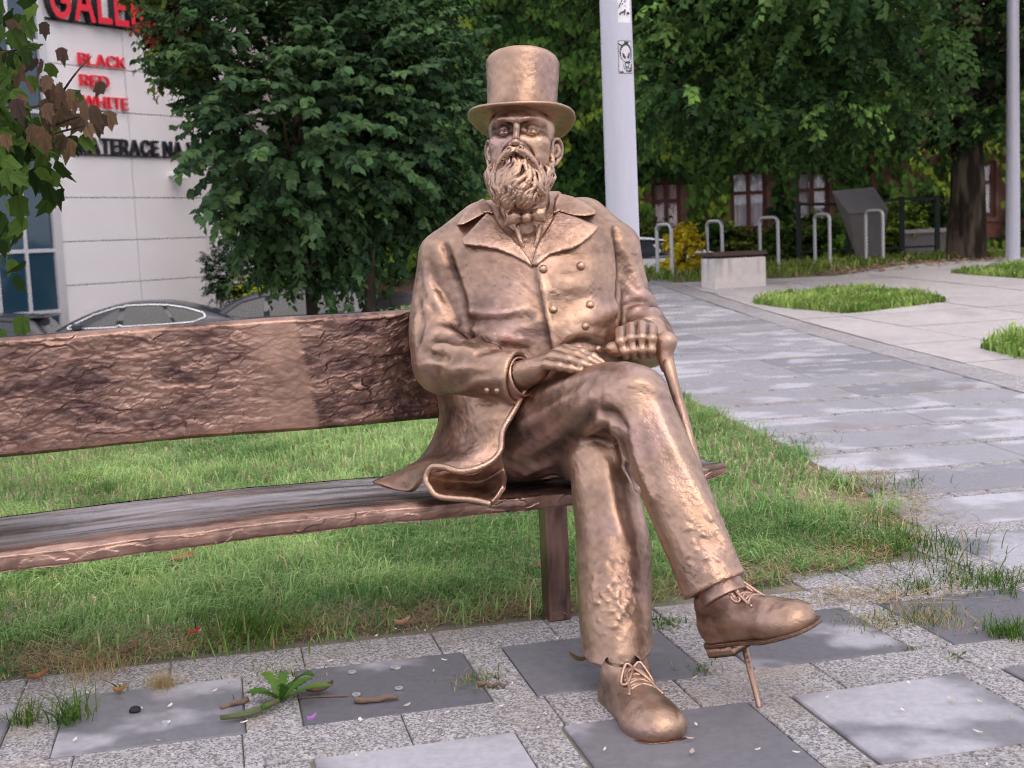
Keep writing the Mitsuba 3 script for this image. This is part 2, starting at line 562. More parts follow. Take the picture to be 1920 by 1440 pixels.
def sheet(xs, ys, dz, inside=None):
    X, Y = np.meshgrid(xs, ys, indexing='ij')
    m = grid_mesh(np.stack([X, Y, height(X, Y) + dz], -1))
    if inside is not None:
        c = m.vertices[m.faces].mean(1)
        m = trimesh.Trimesh(m.vertices, m.faces[shapely.contains_xy(inside, c[:, 0], c[:, 1])], process=False)
    if m.face_normals[:, 2].mean() < 0:
        m.invert()
    return m


gx = np.r_[-260, -120, -60, -30, np.arange(-22, 24, 1.0), 30, 60, 120, 260]
gy_ = np.r_[-260, -100, -40, -10, np.arange(0, 44, 1.0), 60, 120, 260]
put('ground', ply(sheet(gx, gy_, -0.075), 'joint_sand', smooth=True), kind='structure')
# outlines in plan
LAWN = Polygon([tuple(pu(-9, 3.90)[:2]), tuple(pu(-0.5, 3.86)[:2]), tuple(pu(0.3, 3.885)[:2]), tuple(pu(1.0, 3.87)[:2]), tuple(pu(1.9, 3.94)[:2]), (1.29, 4.46), (1.50, 4.72), (1.60, 4.95), (1.56, 5.8), (1.45, 6.8), (1.15, 8.6), (0.86, 10.5), (0.45, 13.0), (-0.1, 17), (-0.6, 21.0), (-2.5, 23.6), (-12, 25.6), (-25, 27), (-25, 3.9)])
put('lawn', ply(sheet(np.arange(-14, 2.5, .12), np.arange(1.2, 26, .12), -0.012, LAWN.buffer(.34).difference(Polygon([(1.78, 4.75), (1.74, 5.8), (1.63, 6.8), (1.33, 8.6), (1.04, 10.5), (.63, 13), (.1, 17), (-.4, 21), (-.4, 30), (5, 30), (5, 4.75)]))), 'soil', smooth=True), kind='structure')
put('car_park', ply(sheet(np.r_[-40, -20, np.arange(-14, 1.1, .5)], np.r_[np.arange(23.0, 40, .5), 60], -0.03), 'joint_sand', smooth=True), kind='structure')
BORDER = [(3.62, 4.6), (3.21, 8.34), (2.90, 10.81), (2.60, 14.05), (2.29, 19.2), (2.2, 20.6)]

# ---- paving round the bench: slate slabs in a mesh of granite setts
paving = put('pavement', ply(frame_box(pu(-2.6, 1.2, -.10), GU * 6.6, GW * 3.6, A(0, 0, .090)), 'joint_sand'), kind='structure')
rs = random.Random(11)


def slab(u0, u1, w0, w1, name, mat, parent, z=0.0, thick=.05, bev=.004, frame=(GU, GW)):
    d = rs.uniform(-.0018, .0018)
    fu, fw = frame
    m = frame_box(fu * u0 + fw * w0 + A(0, 0, z - thick + d), fu * (u1 - u0), fw * (w1 - w0), A(0, 0, thick), bevel=bev)
    c = m.vertices.mean(0)
    tilt = np.array([rs.uniform(-.002, .002), rs.uniform(-.002, .002)])
    m.vertices[:, 2] += (m.vertices[:, :2] - c[:2]) @ tilt
    put(name, ply(m, mat, smooth=20), parent)


ROWY = [(1.86, 2.31), (2.505, 2.957), (3.175, 3.612), (3.835, 4.275), (4.49, 4.93)]
COL0, PITCH_U, SLW = 0.155, 0.6115, 0.484
clear = LAWN.buffer(-.05)


def free(u0, u1, w0, w1, lim=.12):
    q = Polygon([tuple(pu(a, b)[:2]) for a, b in ((u0, w0), (u1, w0), (u1, w1), (u0, w1))])
    return q.intersection(LAWN).area < lim * q.area and not (pu((u0 + u1) / 2, (w0 + w1) / 2)[1] > 4.93 and pu(u0, w0)[0] > 1.3)


g = .0035
for r, (w0, w1) in enumerate(ROWY):
    for k in range(-5, 6):
        u0 = COL0 + PITCH_U * k + (0.0, .008, 0, .006, 0)[r]
        u1 = u0 + SLW + rs.uniform(-.006, .010)
        if r == 2 and k == -1:
            u1 = u0 + .465
        if free(u0, u1, w0, w1):
            if r == 2 and k == 0:      # its corner is broken off and filled with setts
                slab(u0, u1, w0, w1, 'slate_slab', 'slate_0', paving)
            else:
                slab(u0, u1, w0, w1, 'slate_slab', f'slate_{rs.choice((0, 1, 1, 2) if r != 1 else (1, 2))}' if not (r == 1 and k == 2) else 'slate_2', paving)
        # setts between slabs of a row
        n = 2
        for i in range(n):
            a, b = w0 + (w1 - w0) * i / n, w0 + (w1 - w0) * (i + 1) / n
            ua, ub = u1 + g, COL0 + PITCH_U * (k + 1) - g
            if free(ua, ub, a, b, .5):
                slab(ua, ub, a + g * .5, b - g * .5, 'granite_sett', 'granite', paving)
    # setts between rows
    top = ROWY[r + 1][0] if r + 1 < len(ROWY) else w1 + .2
    u = -2.45 + .17 * r
    while u < 3.5:
        L = rs.choice((.36, .38, .40))
        if free(u, u + L, w1, top, .5):
            slab(u + g * .5, u + L - g * .5, w1 + g, top - g, 'granite_sett', 'granite', paving)
        elif free(u, u + L, w1, w1 + .02) or free(u, u + L, w1, (w1 + top) / 2):
            slab(u + g * .5, u + L - g * .5, w1 + g, top + .02, 'granite_sett', 'granite', paving, z=-.004)
        u += L
for i in range(4):                                           # filling blocks beside the lawn's corner
    for j in range(5):
        ua, wa = 1.86 + .20 * i, 3.84 + .218 * j
        if not free(1.99, 2.47, 3.835, 4.275) and free(ua, ua + .2, wa, wa + .21, .5) and ua < 2.5:
            slab(ua + .003, ua + .197, wa + .003, wa + .215, 'granite_sett', 'granite', paving, z=-.003)
for i in range(26):                                         # a kerb line of setts along the lawn
    u = -2.4 + i * .40
    if u < 1.75 and False:
        slab(u, u + .395, 3.83, 3.90, 'granite_sett', 'granite', paving)

# ---- the path that leads away on the right: broad slabs, thin strips of setts
YP = math.radians(9.0)
PU, PW = A(math.cos(YP), math.sin(YP), 0), A(-math.sin(YP), math.cos(YP), 0)
path = put('path', ply(sheet(np.arange(0.4, 4.2, .25), np.arange(4.5, 21, .25), -0.014, Polygon([(1.55, 4.7), (3.9, 4.9), (3.5, 8.3), (3.1, 11), (2.7, 14), (2.3, 20.8), (-.2, 20.8), (.45, 13), (1.1, 8.6), (1.4, 6.8)])), 'joint_sand', smooth=True), kind='structure')


def pp(a, b, dz=0.0):
    q = A(1.60, 4.93, 0) + PU * a + PW * b
    return on_land(q[0], q[1], dz)


def land_slab(c, mat, name, parent, thick=.05, bev=.004, dz=0.0, smooth=20):
    """A slab with the four plan corners c (anticlockwise), lying on the land."""
    c = [A(*q) for q in c]
    o = sum(c) / 4
    def ring(s, z):
        return [q + unit(o - q) * s + A(0, 0, z) for q in c]
    v = np.array(ring(0, -thick) + ring(0, -bev) + ring(bev * 1.4, 0))
    f = []
    for lv in (0, 4):
        for i in range(4):
            j = (i + 1) % 4
            f += [[lv + i, lv + j, lv + 4 + j], [lv + i, lv + 4 + j, lv + 4 + i]]
    f += [[8, 9, 10], [8, 10, 11]]
    v[:, 2] += dz
    return put(name, ply(trimesh.Trimesh(v, f, process=False), mat, smooth=smooth), parent)


PITCH_V = .520
far_setts = []
for i in range(29):
    b0 = .02 + i * PITCH_V
    b1 = b0 + .425
    y = pp(1, b0)[1]
    right = np.interp(y, [p[1] for p in BORDER], [p[0] for p in BORDER])
    wR = (right - pp(0, b0)[0]) / math.cos(YP) - .02
    left = np.interp(y, [4.95, 5.8, 6.8, 8.6, 10.5, 13, 17, 21], [1.60, 1.56, 1.45, 1.15, .86, .45, -.1, -.6])
    wL = (left - pp(0, b0)[0]) / math.cos(YP)
    mid = 1.02 + .022 * i + rs.uniform(-.02, .02)
    for a0, a1 in ((wL, mid - .004), (mid + .004, wR)):
        n = 1
        land_slab([pp(a0, b0), pp(a1, b0), pp(a1, b1), pp(a0, b1)], f'slate_{rs.choice((3, 3, 4))}', 'slate_slab', path, dz=rs.uniform(-.002, .002))
    a = wL + rs.uniform(0, .05)
    while a < wR - .03:
        L = min(rs.uniform(.17, .21), wR - a)
        c = [pp(a + .003, b1 + .006), pp(a + L - .003, b1 + .006), pp(a + L - .003, b0 + PITCH_V - .006), pp(a + .003, b0 + PITCH_V - .006)]
        if i < 9:
            land_slab(c, 'granite', 'granite_sett', path, dz=rs.uniform(-.004, .001), bev=.008)
        else:
            o = A(0, 0, -.04)
            v = np.array([q + o for q in c] + c)
            far_setts.append(trimesh.Trimesh(v, [[4, 5, 6], [4, 6, 7], [0, 1, 5], [0, 5, 4], [1, 2, 6], [1, 6, 5], [2, 3, 7], [2, 7, 6], [3, 0, 4], [3, 4, 7]], process=False))
        a += L
put('far_sett', ply(cat(far_setts), 'granite'), path, kind='stuff')
# its border towards the square: a band of granite blocks
n = 46
bp = spline([(x, y, 0) for x, y in BORDER], n + 1)
for i in range(n):
    p, q = bp[i], bp[i + 1]
    d = unit(q - p)
    s = A(d[1], -d[0], 0) * .30
    p_, q_ = p + d * .005, q - d * .005
    land_slab([on_land(*(p_ + s * .03)[:2]), on_land(*(p_ + s)[:2]), on_land(*(q_ + s)[:2]), on_land(*(q_ + s * .03)[:2])], 'granite', 'border_block', path, dz=rs.uniform(-.002, .004))

# ---- the square: large pale concrete slabs
square = put('square', ply(sheet(np.r_[np.arange(2.3, 16, .4), 24, 40], np.r_[np.arange(3.6, 22.4, .4)], -0.03, Polygon([(3.9, 3.2), (3.5, 8.34), (3.2, 10.81), (2.9, 14.05), (2.59, 19.2), (2.45, 20.5), (6.5, 21.6), (12, 23), (40, 24), (40, 3.2)])), 'joint_sand', smooth=True), kind='structure')
YS = math.radians(11)
SU, SW = A(math.cos(YS), math.sin(YS), 0), A(-math.sin(YS), math.cos(YS), 0)
zone = Polygon([(3.94, 3.0), (3.53, 8.34), (3.22, 10.81), (2.92, 14.05), (2.61, 19.2), (2.5, 19.6), (5.0, 19.6), (6.7, 21.6), (9.0, 22.4), (24, 24.5), (24, 3.0)])
beds = [Polygon([(2.95, 15.5), (3.5, 16.25), (4.45, 16.75), (4.9, 15.7), (4.98, 14.6), (4.4, 14.2), (3.62, 13.7), (3.2, 14.6)]),
        Polygon([(3.80, 10.25), (4.5, 11.3), (6.2, 11.0), (5.6, 9.2), (3.9, 9.5)]),
        Polygon([(6.6, 19.1), (8.2, 20.25), (9.6, 19.8), (9.2, 17.3), (7.0, 17.4), (6.75, 18.4)])]
for i in range(0, 15):
    for j in range(-4, 17):
        p0 = A(2.4, 3.0, 0) + SU * i * 1.55 + SW * j * 1.25
        c = [p0, p0 + SU * 1.54, p0 + SU * 1.54 + SW * 1.24, p0 + SW * 1.24]
        poly = Polygon([tuple(q[:2]) for q in c]).intersection(zone)
        for b in beds:
            poly = poly.difference(b)
        if poly.is_empty or poly.area < .03:
            continue
        for q in getattr(poly, 'geoms', [poly]):
            if q.geom_type != 'Polygon' or q.area < .03:
                continue
            m = extrude(q.buffer(-.004), .03)
            m.vertices[:, 2] += height(m.vertices[:, 0], m.vertices[:, 1]) - .03 + rs.uniform(-.002, .003)
            put('concrete_slab', ply(m, 'concrete'), square)
# leaf-strewn earth under the big tree and round the racks
put('verge', ply(sheet(np.arange(-2, 26, .4), np.arange(18.6, 34, .4), -0.02, Polygon([(-.6, 20.7), (2.3, 20.2), (2.55, 19.62), (4.9, 19.62), (6.6, 21.6), (9.0, 22.45), (25, 24.6), (25, 33.5), (-2, 33.5)])), 'soil', smooth=True), kind='structure')

# ================================================================ buildings behind
# ---- the shop on the left: pale cladding panels, dark glazing, raised letters
FB, FD, FN = A(-9.601, 28.0, 0), A(math.cos(math.radians(55.87)), math.sin(math.radians(55.87)), 0), A(math.sin(math.radians(55.87)), -math.cos(math.radians(55.87)), 0)


def fc(s, z, out=0.0):
    return FB + FD * s + FN * out + A(0, 0, z)


def fbox(s0, s1, z0, z1, o0, o1, bevel=0.0):
    return frame_box(fc(s0, z0, o0), FD * (s1 - s0), A(0, 0, z1 - z0), FN * (o1 - o0), bevel)


def fb_fix(m):
    m.fix_normals()
    return m


shop = thing('shop_building', 'shop building clad in pale grey panels with dark glazing and red raised lettering', 'building')
put('wall', ply(fb_fix(fbox(-6, 14, -1.3, 9.0, -8, -.06)), 'joint_dark'), shop)
ZL = [-.36, .593, 1.544, 2.495, 3.446, 4.397, 5.348, 6.299, 7.25, 8.2, 9.0]
CL = [0, 2.06, 4.17, 6.25, 8.3, 10.4, 12.5, 14]
for z0, z1 in zip([-1.3] + ZL[:-1], ZL):
    for s0, s1 in zip(CL[:-1], CL[1:]):
        put('panel', ply(fb_fix(fbox(s0 + .010, s1 - .010, z0 + .009, z1 - .009, -.05, 0, .004)), 'cladding', smooth=20), shop)
put('corner_frame', ply(fb_fix(fbox(-.20, -.012, -1.3, 9, -.05, .05, .004)), 'alu'), shop)
GS = [-.20, -.90, -1.62, -2.34, -3.06, -3.78, -4.5]
GZ = [-1.3, .06, 1.37, 2.84, 4.30, 5.77, 7.2, 9.0]
for a, b in zip(GS[1:], GS[:-1]):
    for c_, d in zip(GZ[:-1], GZ[1:]):
        put('window_pane', ply(fb_fix(fbox(a + .035, b - .035, c_ + .04, d - .04, -.058, -.03)), 'tinted_glass'), shop)
    put('mullion', ply(fb_fix(fbox(a - .035, a + .035, -1.3, 9, -.055, .02, .004)), 'alu'), shop)
for z in GZ[1:-1]:
    for a, b in zip(GS[1:], GS[:-1]):
        put('transom', ply(fb_fix(fbox(a + .036, b - (.036 if b < -.5 else 0), z - .04, z + .04, -.055, .01, .004)), 'alu'), shop)
put('wall_lamp', ply(cat([fb_fix(fbox(3.06, 3.36, 2.92, 3.15, .22, .44, .01)), fb_fix(fbox(3.10, 3.22, 2.99, 3.09, 0, .23, .01))]), 'white_paint'), shop, label='small white box on a bracket')


def letter_row(words, s0, s1, z, h, depth, face, side, name, label):
    sign = thing(name, label, 'sign')
    ms, x = [], 0.0
    for ch in words:
        if ch == ' ':
            x += h * .36
            continue
        m = meshkit.text_mesh(ch, h, depth, bold=h > .3)
        lo, hi = m.bounds
        m.vertices[:, 0] -= lo[0]
        ms.append((m, x))
        x += hi[0] - lo[0] + h * .12
    k = (s1 - s0) / (x - h * .12)
    out = .035
    for m, x0 in ms:
        v = np.array(m.vertices)
        P = fc(0, 0)[None] + FD * (s0 + (v[:, :1] + x0) * k) + A(0, 0, 1) * (z + v[:, 1:2]) + FN * (out + v[:, 2:3])
        f = np.array(m.faces)
        q = trimesh.Trimesh(P, f, process=False)
        q.fix_normals()
        L = put('letter', ply(q, side), sign)
        if face != side:
            top = P + FN * .004
            keep = np.abs(m.face_normals[:, 2] - 1) < .01
            qq = trimesh.Trimesh(top, f[keep], process=False)
            put('face', ply(qq, face), L)
    for zz in ((z - .03,) if h > .3 else ()):
        put('rail', ply(fb_fix(fbox(s0 - .02, s1 + .02, zz - .02, zz + .012, .002, out + .03)), side), sign)


letter_row('GALERIA', .02, 3.62, 6.30, .80, .20, 'sign_red', 'sign_black', 'shop_sign', 'row of large red letters with black sides at the top of the pale shop wall')
letter_row('BLACK', .76, 2.03, 5.37, .25, .07, 'sign_red', 'sign_red', 'shop_sign', 'row of five small red letters, uppermost of the three stacked red words')
letter_row('RED', .76, 1.53, 4.91, .25, .07, 'sign_red', 'sign_red', 'shop_sign', 'three small red letters, the middle one of the three stacked red words')
letter_row('WHITE', .78, 2.02, 4.46, .25, .07, 'sign_red', 'sign_red', 'shop_sign', 'row of five small red letters, lowest of the three stacked red words')
letter_row('MATERACE NA WYMIAR', .50, 5.55, 3.47, .32, .07, 'sign_black', 'sign_black', 'shop_sign', 'long row of black letters low on the pale shop wall')

# ---- the ivy-clad house across the square
house = thing('ivy_house', 'house overgrown with green ivy, its brown framed windows showing through the leaves', 'house')
HY, HB = 30.0, .48
WINS = [(3.42, 4.10, 1.10, 2.40), (5.25, 6.10, 1.12, 2.55), (6.75, 7.55, 1.22, 2.5), (10.6, 11.4, 1.2, 2.5)]
from shapely import union_all
wall = shapely.box(-5, HB - .4, 14.5, 4.6)
for a, b, c_, d in WINS:
    wall = wall.difference(shapely.box(a, c_, b, d))
m = extrude(wall, .4)
m.vertices = np.stack([m.vertices[:, 0], HY + m.vertices[:, 2], m.vertices[:, 1]], 1)
m.fix_normals()
put('wall', ply(m, 'brick_wall'), house)
put('wall', ply(box((7.7, 6, 6.0), (-1.05, HY + 3.35, 6.4)), 'brick_wall'), house)
put('wall', ply(box((19.5, 7.6, .2), (4.75, HY + 4.2, .58)), 'brick_wall'), house)
for k, (a, b, c_, d) in enumerate(WINS):
    w_ = put('window', ply(cat([box((.09, .10, d - c_), (a + .045, HY + .12, (c_ + d) / 2)), box((.09, .10, d - c_), (b - .045, HY + .12, (c_ + d) / 2)), box((b - a - .18, .10, .10), ((a + b) / 2, HY + .12, d - .05)), box((b - a - .18, .10, .10), ((a + b) / 2, HY + .12, c_ + .05)),
                           box((.09, .09, d - c_ - .2), ((a + b) / 2, HY + .12, (c_ + d) / 2)), box(((b - a) / 2 - .135, .08, .08), (a + .09 + ((b - a) / 2 - .135) / 2, HY + .12, c_ + (d - c_) * .62)), box(((b - a) / 2 - .135, .08, .08), (b - .09 - ((b - a) / 2 - .135) / 2, HY + .12, c_ + (d - c_) * .62))]), 'window_brown'), house)
    put('sill', ply(box((b - a + .24, .16, .10), ((a + b) / 2, HY - .03, c_ - .051)), 'window_brown'), w_)
    put('lintel', ply(box((b - a + .3, .06, .36), ((a + b) / 2, HY - .031, c_ - .29)), 'window_brown'), w_)
    xx = np.linspace(a + .09, b - .09, 50)
    for s0, s1 in ((0, 23), (27, 50)):
        P = np.stack([np.stack([xx[s0:s1], HY + .175 + .015 * np.sin(xx[s0:s1] * 70), np.full(s1 - s0, z)], 1) for z in (c_ + .12, d - .12)], 0)
        put('curtain', ply(grid_mesh(P), 'curtain_pink' if k == 0 else 'curtain', smooth=True), w_)
    put('glass', ply(grid_mesh(np.array([[[a + .09, HY + .10, c_ + .1], [b - .09, HY + .10, c_ + .1]], [[a + .09, HY + .10, d - .1], [b - .09, HY + .10, d - .1]]])), 'pane'), w_)
put('room', ply(box((19.4, .1, 4.0), (4.75, HY + 1.4, 2.4)), 'joint_dark'), house)
rf = np.array([[2.9, HY - .5, 4.5], [14.9, HY - .5, 4.5], [14.9, HY + 4, 6.6], [2.9, HY + 4, 6.6], [14.9, HY + 8.5, 4.5], [2.9, HY + 8.5, 4.5]])
rm = trimesh.convex.convex_hull(np.vstack([rf, rf - A(0, 0, .15)]))
put('roof', ply(rm, 'brick_wall'), house)
# a pale gabled wall far behind the big tree
far_house = thing('far_house', 'brownish house far behind the big tree with a white cornice and pilaster', 'house')
put('wall', ply(box((9, 6, 7), (18.4, 43, 3.4)), 'brick_wall'), far_house)
put('pilaster', ply(box((.30, .2, 2.0), (15.12, 39.9, 2.35)), 'white_paint'), far_house)
put('cornice', ply(box((.95, .3, .22), (15.00, 39.85, 3.42)), 'white_paint'), far_house)
put('window', ply(box((.8, .1, 1.5), (15.9, 39.97, 2.5)), 'window_brown'), far_house)
# ================================================================ trees, ivy, shrubs
LEAF = np.array([[0, 0, 0], [.30, .22, .05], [.37, .52, .06], [.20, .80, .02], [0, 1.0, -.10], [-.20, .80, .02], [-.37, .52, .06], [-.30, .22, .05], [0, .5, -.02]])
LEAF_F = np.array([[8, 0, 1], [8, 1, 2], [8, 2, 3], [8, 3, 4], [8, 4, 5], [8, 5, 6], [8, 6, 7], [8, 7, 0]])
SMALL = np.array([[0, 0, 0], [.34, .45, .05], [0, 1.0, -.08], [-.34, .45, .05], [0, .5, -.03]])
SMALL_F = np.array([[4, 0, 1], [4, 1, 2], [4, 2, 3], [4, 3, 0]])
_lob = []
for a, r in ((0, .14), (20, .55), (38, .58), (56, .86), (72, .74), (90, 1.05), (108, .74), (124, .86), (142, .58), (160, .55), (180, .14)):
    _lob.append((r * math.cos(math.radians(a)) * .75, r * math.sin(math.radians(a)), .04 * math.cos(math.radians(a) * 2)))
MAPLE = np.array([[0, 0, 0]] + _lob)
MAPLE[:, 2] -= .25 * MAPLE[:, 1] ** 2
MAPLE_F = np.array([[0, i, i + 1] for i in range(1, len(_lob))])


def leaves(pos, tip, nrm, size, col, shape=(LEAF, LEAF_F), curl=0.3, rng=None):
    """One mesh of many leaves: base points, directions to the tip, upper sides, lengths, colours."""
    V, F = shape
    n = len(pos)
    t = unit(tip)
    z = unit(nrm - t * (nrm * t).sum(1, keepdims=True))
    x = np.cross(t, z)
    k = np.asarray(size)[:, None, None]
    c = (rng.uniform(.2, 1.6, n) * curl)[:, None]
    zz = V[None, :, 2] - c * V[None, :, 1] ** 2 * .6
    P = pos[:, None] + k * (V[None, :, :1] * x[:, None] + V[None, :, 1:2] * t[:, None] + zz[..., None] * z[:, None])
    f = (F[None] + (np.arange(n) * len(V))[:, None, None]).reshape(-1, 3)
    return P.reshape(-1, 3), f, np.repeat(col, len(V), 0)


def merge_leaves(parts):
    vs, fs, cs, o = [], [], [], 0
    for v, f, c in parts:
        vs.append(v); fs.append(f + o); cs.append(c); o += len(v)
    return trimesh.Trimesh(np.vstack(vs), np.vstack(fs), process=False), np.vstack(cs)


def sprays(rng, base, direc, length, per, size, dark, light, shade=None, droop=.5, spread=.9, shape=(LEAF, LEAF_F), up=.7, tone=None):
    """Shoots with leaves on both sides; shade per shoot runs from dark to light."""
    n = len(base)
    d = unit(direc)
    t = np.linspace(.1, 1, per)[None, :, None]
    L = np.asarray(length)[:, None, None]
    P = base[:, None] + d[:, None] * t * L + A(0, 0, -1) * (droop * L * t ** 2)
    tang = unit(d[:, None] + A(0, 0, -1) * (2 * droop * t))
    side = unit(np.cross(d, A(0, 0, 1)) + 1e-6)[:, None]
    sg = np.where(np.arange(per) % 2 == 0, 1, -1)[None, :, None]
    tip = tang * rng.uniform(.2, .9, (n, per, 1)) + side * sg * spread + rng.normal(0, .35, (n, per, 3)) + A(0, 0, -.35)
    nr = A(0, 0, 1) * up + d[:, None] * .45 + rng.normal(0, .38, (n, per, 3))
    s = size * rng.uniform(.65, 1.25, (n, per))
    sh = (rng.uniform(0, 1, n) if tone is None else tone)[:, None, None]
    c = A(*dark) * (1 - sh) + A(*light) * sh
    c = c * rng.uniform(.7, 1.3, (n, per, 1)) * (1 + rng.normal(0, .06, (n, per, 3)))
    return leaves(P.reshape(-1, 3), tip.reshape(-1, 3), nr.reshape(-1, 3), s.reshape(-1), np.clip(c.reshape(-1, 3), .004, .9), shape, rng=rng)


def in_shell(rng, n, c, r, inner=.55, keep=None, seed=0, lump=.35):
    """Points in the outer part of a lumpy ellipsoid, with their outward directions."""
    out, dirs = [], []
    c, r = A(*c), A(*r)
    while sum(map(len, out)) < n:
        d = unit(rng.normal(0, 1, (n * 2, 3)))
        lum = 1 - lump * .5 + lump * (meshkit.fbm(d * 2.6 + 20, 3, seed) - .5) * 2.2
        f = (inner ** 3 + (1 - inner ** 3) * rng.uniform(0, 1, len(d))) ** (1 / 3)
        p = c + d * r * (lum * f)[:, None]
        k = np.ones(len(p), bool) if keep is None else keep(p)
        out.append(p[k]); dirs.append(d[k])
    return np.vstack(out)[:n], np.vstack(dirs)[:n]


def limb(a, b, ra, rb, bend=.1, seed=0, sides=9, n=9):
    r = random.Random(seed)
    a, b = A(*a), A(*b)
    m = [a]
    for i in (1, 2, 3):
        m.append(a + (b - a) * i / 4 + A(r.uniform(-1, 1), r.uniform(-1, 1), r.uniform(-.3, .6)) * bend * np.linalg.norm(b - a) * .5)
    m.append(b)
    return tube(spline(m, n), np.linspace(ra, rb, n), sides)


# ---- the dense broad-leaved tree behind the bench, on two stems: two trees grown together
def dense_tree(label, stem, crown_c, crown_r, n, seed, light, group=None):
    rng = np.random.default_rng(seed)
    t = thing('broadleaf_tree', label, 'tree', group)
    base = on_land(*stem, -.05)
    top = A(*crown_c) + A(0, 0, crown_r[2] * .6)
    put('trunk', ply(limb(base, top, .065, .03, .04, seed), 'bark', smooth=True), t)
    rb_ = random.Random(seed)
    bs = []
    for i in range(16):
        s_ = base + (top - base) * rb_.uniform(.22, .95)
        d = unit(A(rb_.uniform(-1, 1), rb_.uniform(-1, 1), rb_.uniform(.1, .7)))
        bs.append(limb(s_, s_ + d * A(*crown_r) * rb_.uniform(.5, .85), .022, .006, .15, seed + i, 6, 7))
    put('limbs', ply(cat(bs), 'bark', smooth=True), t)
    p, d = in_shell(rng, n, crown_c, crown_r, .45, lambda q: (q[:, 2] > np.where((q[:, 0] > -2.85) & (q[:, 0] < -1.9), 1.0, .64)) & (q[:, 0] > .46 + np.interp(q[:, 2], [1.0, 1.6, 2.15, 2.7, 3.2, 3.8], [-3.02, -3.08, -3.24, -3.45, -3.73, -3.80])), seed, .5)
    d = unit(d + A(0, 0, .15))
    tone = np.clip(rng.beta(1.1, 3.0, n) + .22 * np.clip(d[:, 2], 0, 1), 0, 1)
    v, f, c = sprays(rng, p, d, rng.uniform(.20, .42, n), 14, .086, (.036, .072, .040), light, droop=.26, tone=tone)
    put('crown', ply(trimesh.Trimesh(v, f, process=False), 'leaf', color=c), t)
    return t


dense_tree('dense dark green broadleaf tree, left one of the pair behind the bench', (-1.98, 13.0), (-2.05, 13.0, 2.50), (1.95, 1.6, 2.25), 2150, 101, (.135, .235, .085))
dense_tree('dense dark green broadleaf tree directly behind the right end of the bench backrest', (-1.43, 13.3), (-1.15, 13.5, 2.75), (1.15, 1.3, 2.35), 1100, 102, (.130, .235, .090))
# reddish shoots and berries at the left tree's upper edge
rng = np.random.default_rng(7)
t_ = thing('rowan_bush', 'loose bush with reddening leaves and red berries beside the red shop lettering', 'bush')
b0 = A(-1.97, 13.05, 1.5)
put('stem', ply(limb(b0, (-2.9, 12.9, 3.2), .03, .012, .06, 3, 7), 'bark', smooth=True), t_)
n = 150
p = np.stack([rng.normal(-2.98, .18, n), rng.normal(12.8, .3, n), rng.uniform(2.85, 4.1, n)], 1)
d = unit(np.stack([rng.normal(-.35, .8, n), rng.normal(-.3, .6, n), rng.normal(.3, .5, n)], 1))
v, f, c = sprays(rng, p, d, rng.uniform(.18, .36, n), 11, .082, (.030, .060, .018), (.150, .200, .050), droop=.5)
n2 = 40
p2 = np.stack([rng.normal(-3.20, .10, n2), rng.normal(12.7, .2, n2), rng.normal(3.34, .15, n2)], 1)
v2, f2, c2 = sprays(rng, p2, unit(rng.normal(0, 1, (n2, 3)) + A(-.4, -.3, .1)), rng.uniform(.1, .25, n2), 8, .075, (.10, .07, .03), (.32, .07, .05), droop=.6)
mm, cc = merge_leaves([(v, f, c), (v2, f2, c2)])
put('crown', ply(mm, 'leaf', color=cc), t_)
be_ = []
for i in range(14):
    q = at(rng.uniform(315, 398), rng.uniform(28, 76), 12.45 + rng.uniform(-.1, .1))
    s = trimesh.creation.icosphere(1, .022); s.apply_translation(q); be_.append(s)
put('berries', ply(cat(be_), 'sign_red', smooth=True), t_, kind='stuff')


def bush(name, label, cat_, c, r, n, size, dark, light, seed, per=10, length=.2, droop=.3, group=None, keepz=.02, up=.7):
    rng = np.random.default_rng(seed)
    t = thing(name, label, cat_, group)
    g0 = on_land(c[0], c[1])
    put('stems', ply(cat([limb(g0 + A(rng.uniform(-.1, .1), 0, -.03), A(*c) + A(*r) * rng.uniform(-.5, .5, 3), .02, .006, .1, seed + i, 6, 6) for i in range(6)]), 'bark', smooth=True), t)
    p, d = in_shell(rng, n, c, r, .3, lambda q: q[:, 2] > g0[2] + keepz, seed, .5)
    v, f, cl = sprays(rng, p, unit(d + A(0, 0, .5)), rng.uniform(.6, 1.3, n) * length, per, size, dark, light, droop=droop, shape=(SMALL, SMALL_F), up=up)
    put('crown', ply(trimesh.Trimesh(v, f, process=False), 'leaf', color=cl), t)
    return t


bush('shrub', 'bright yellow green shrub behind the parked cars under the dense tree', 'shrub', (-5.0, 27.3, .33), (.85, .5, .42), 330, .11, (.09, .14, .02), (.34, .40, .05), 21, length=.25)
bush('shrub', 'dark conifer shrub against the right edge of the pale shop wall', 'shrub', (-6.0, 27.3, .75), (.42, .4, .70), 320, .07, (.010, .026, .014), (.04, .075, .03), 22, length=.22)
bush('shrub', 'small yellow leaved shrub beside the leftmost bicycle stand', 'shrub', tuple(at(1283, 470, 22.3)), (.28, .3, .46), 190, .085, (.45, .36, .02), (.80, .64, .06), 23, length=.22, up=.4)
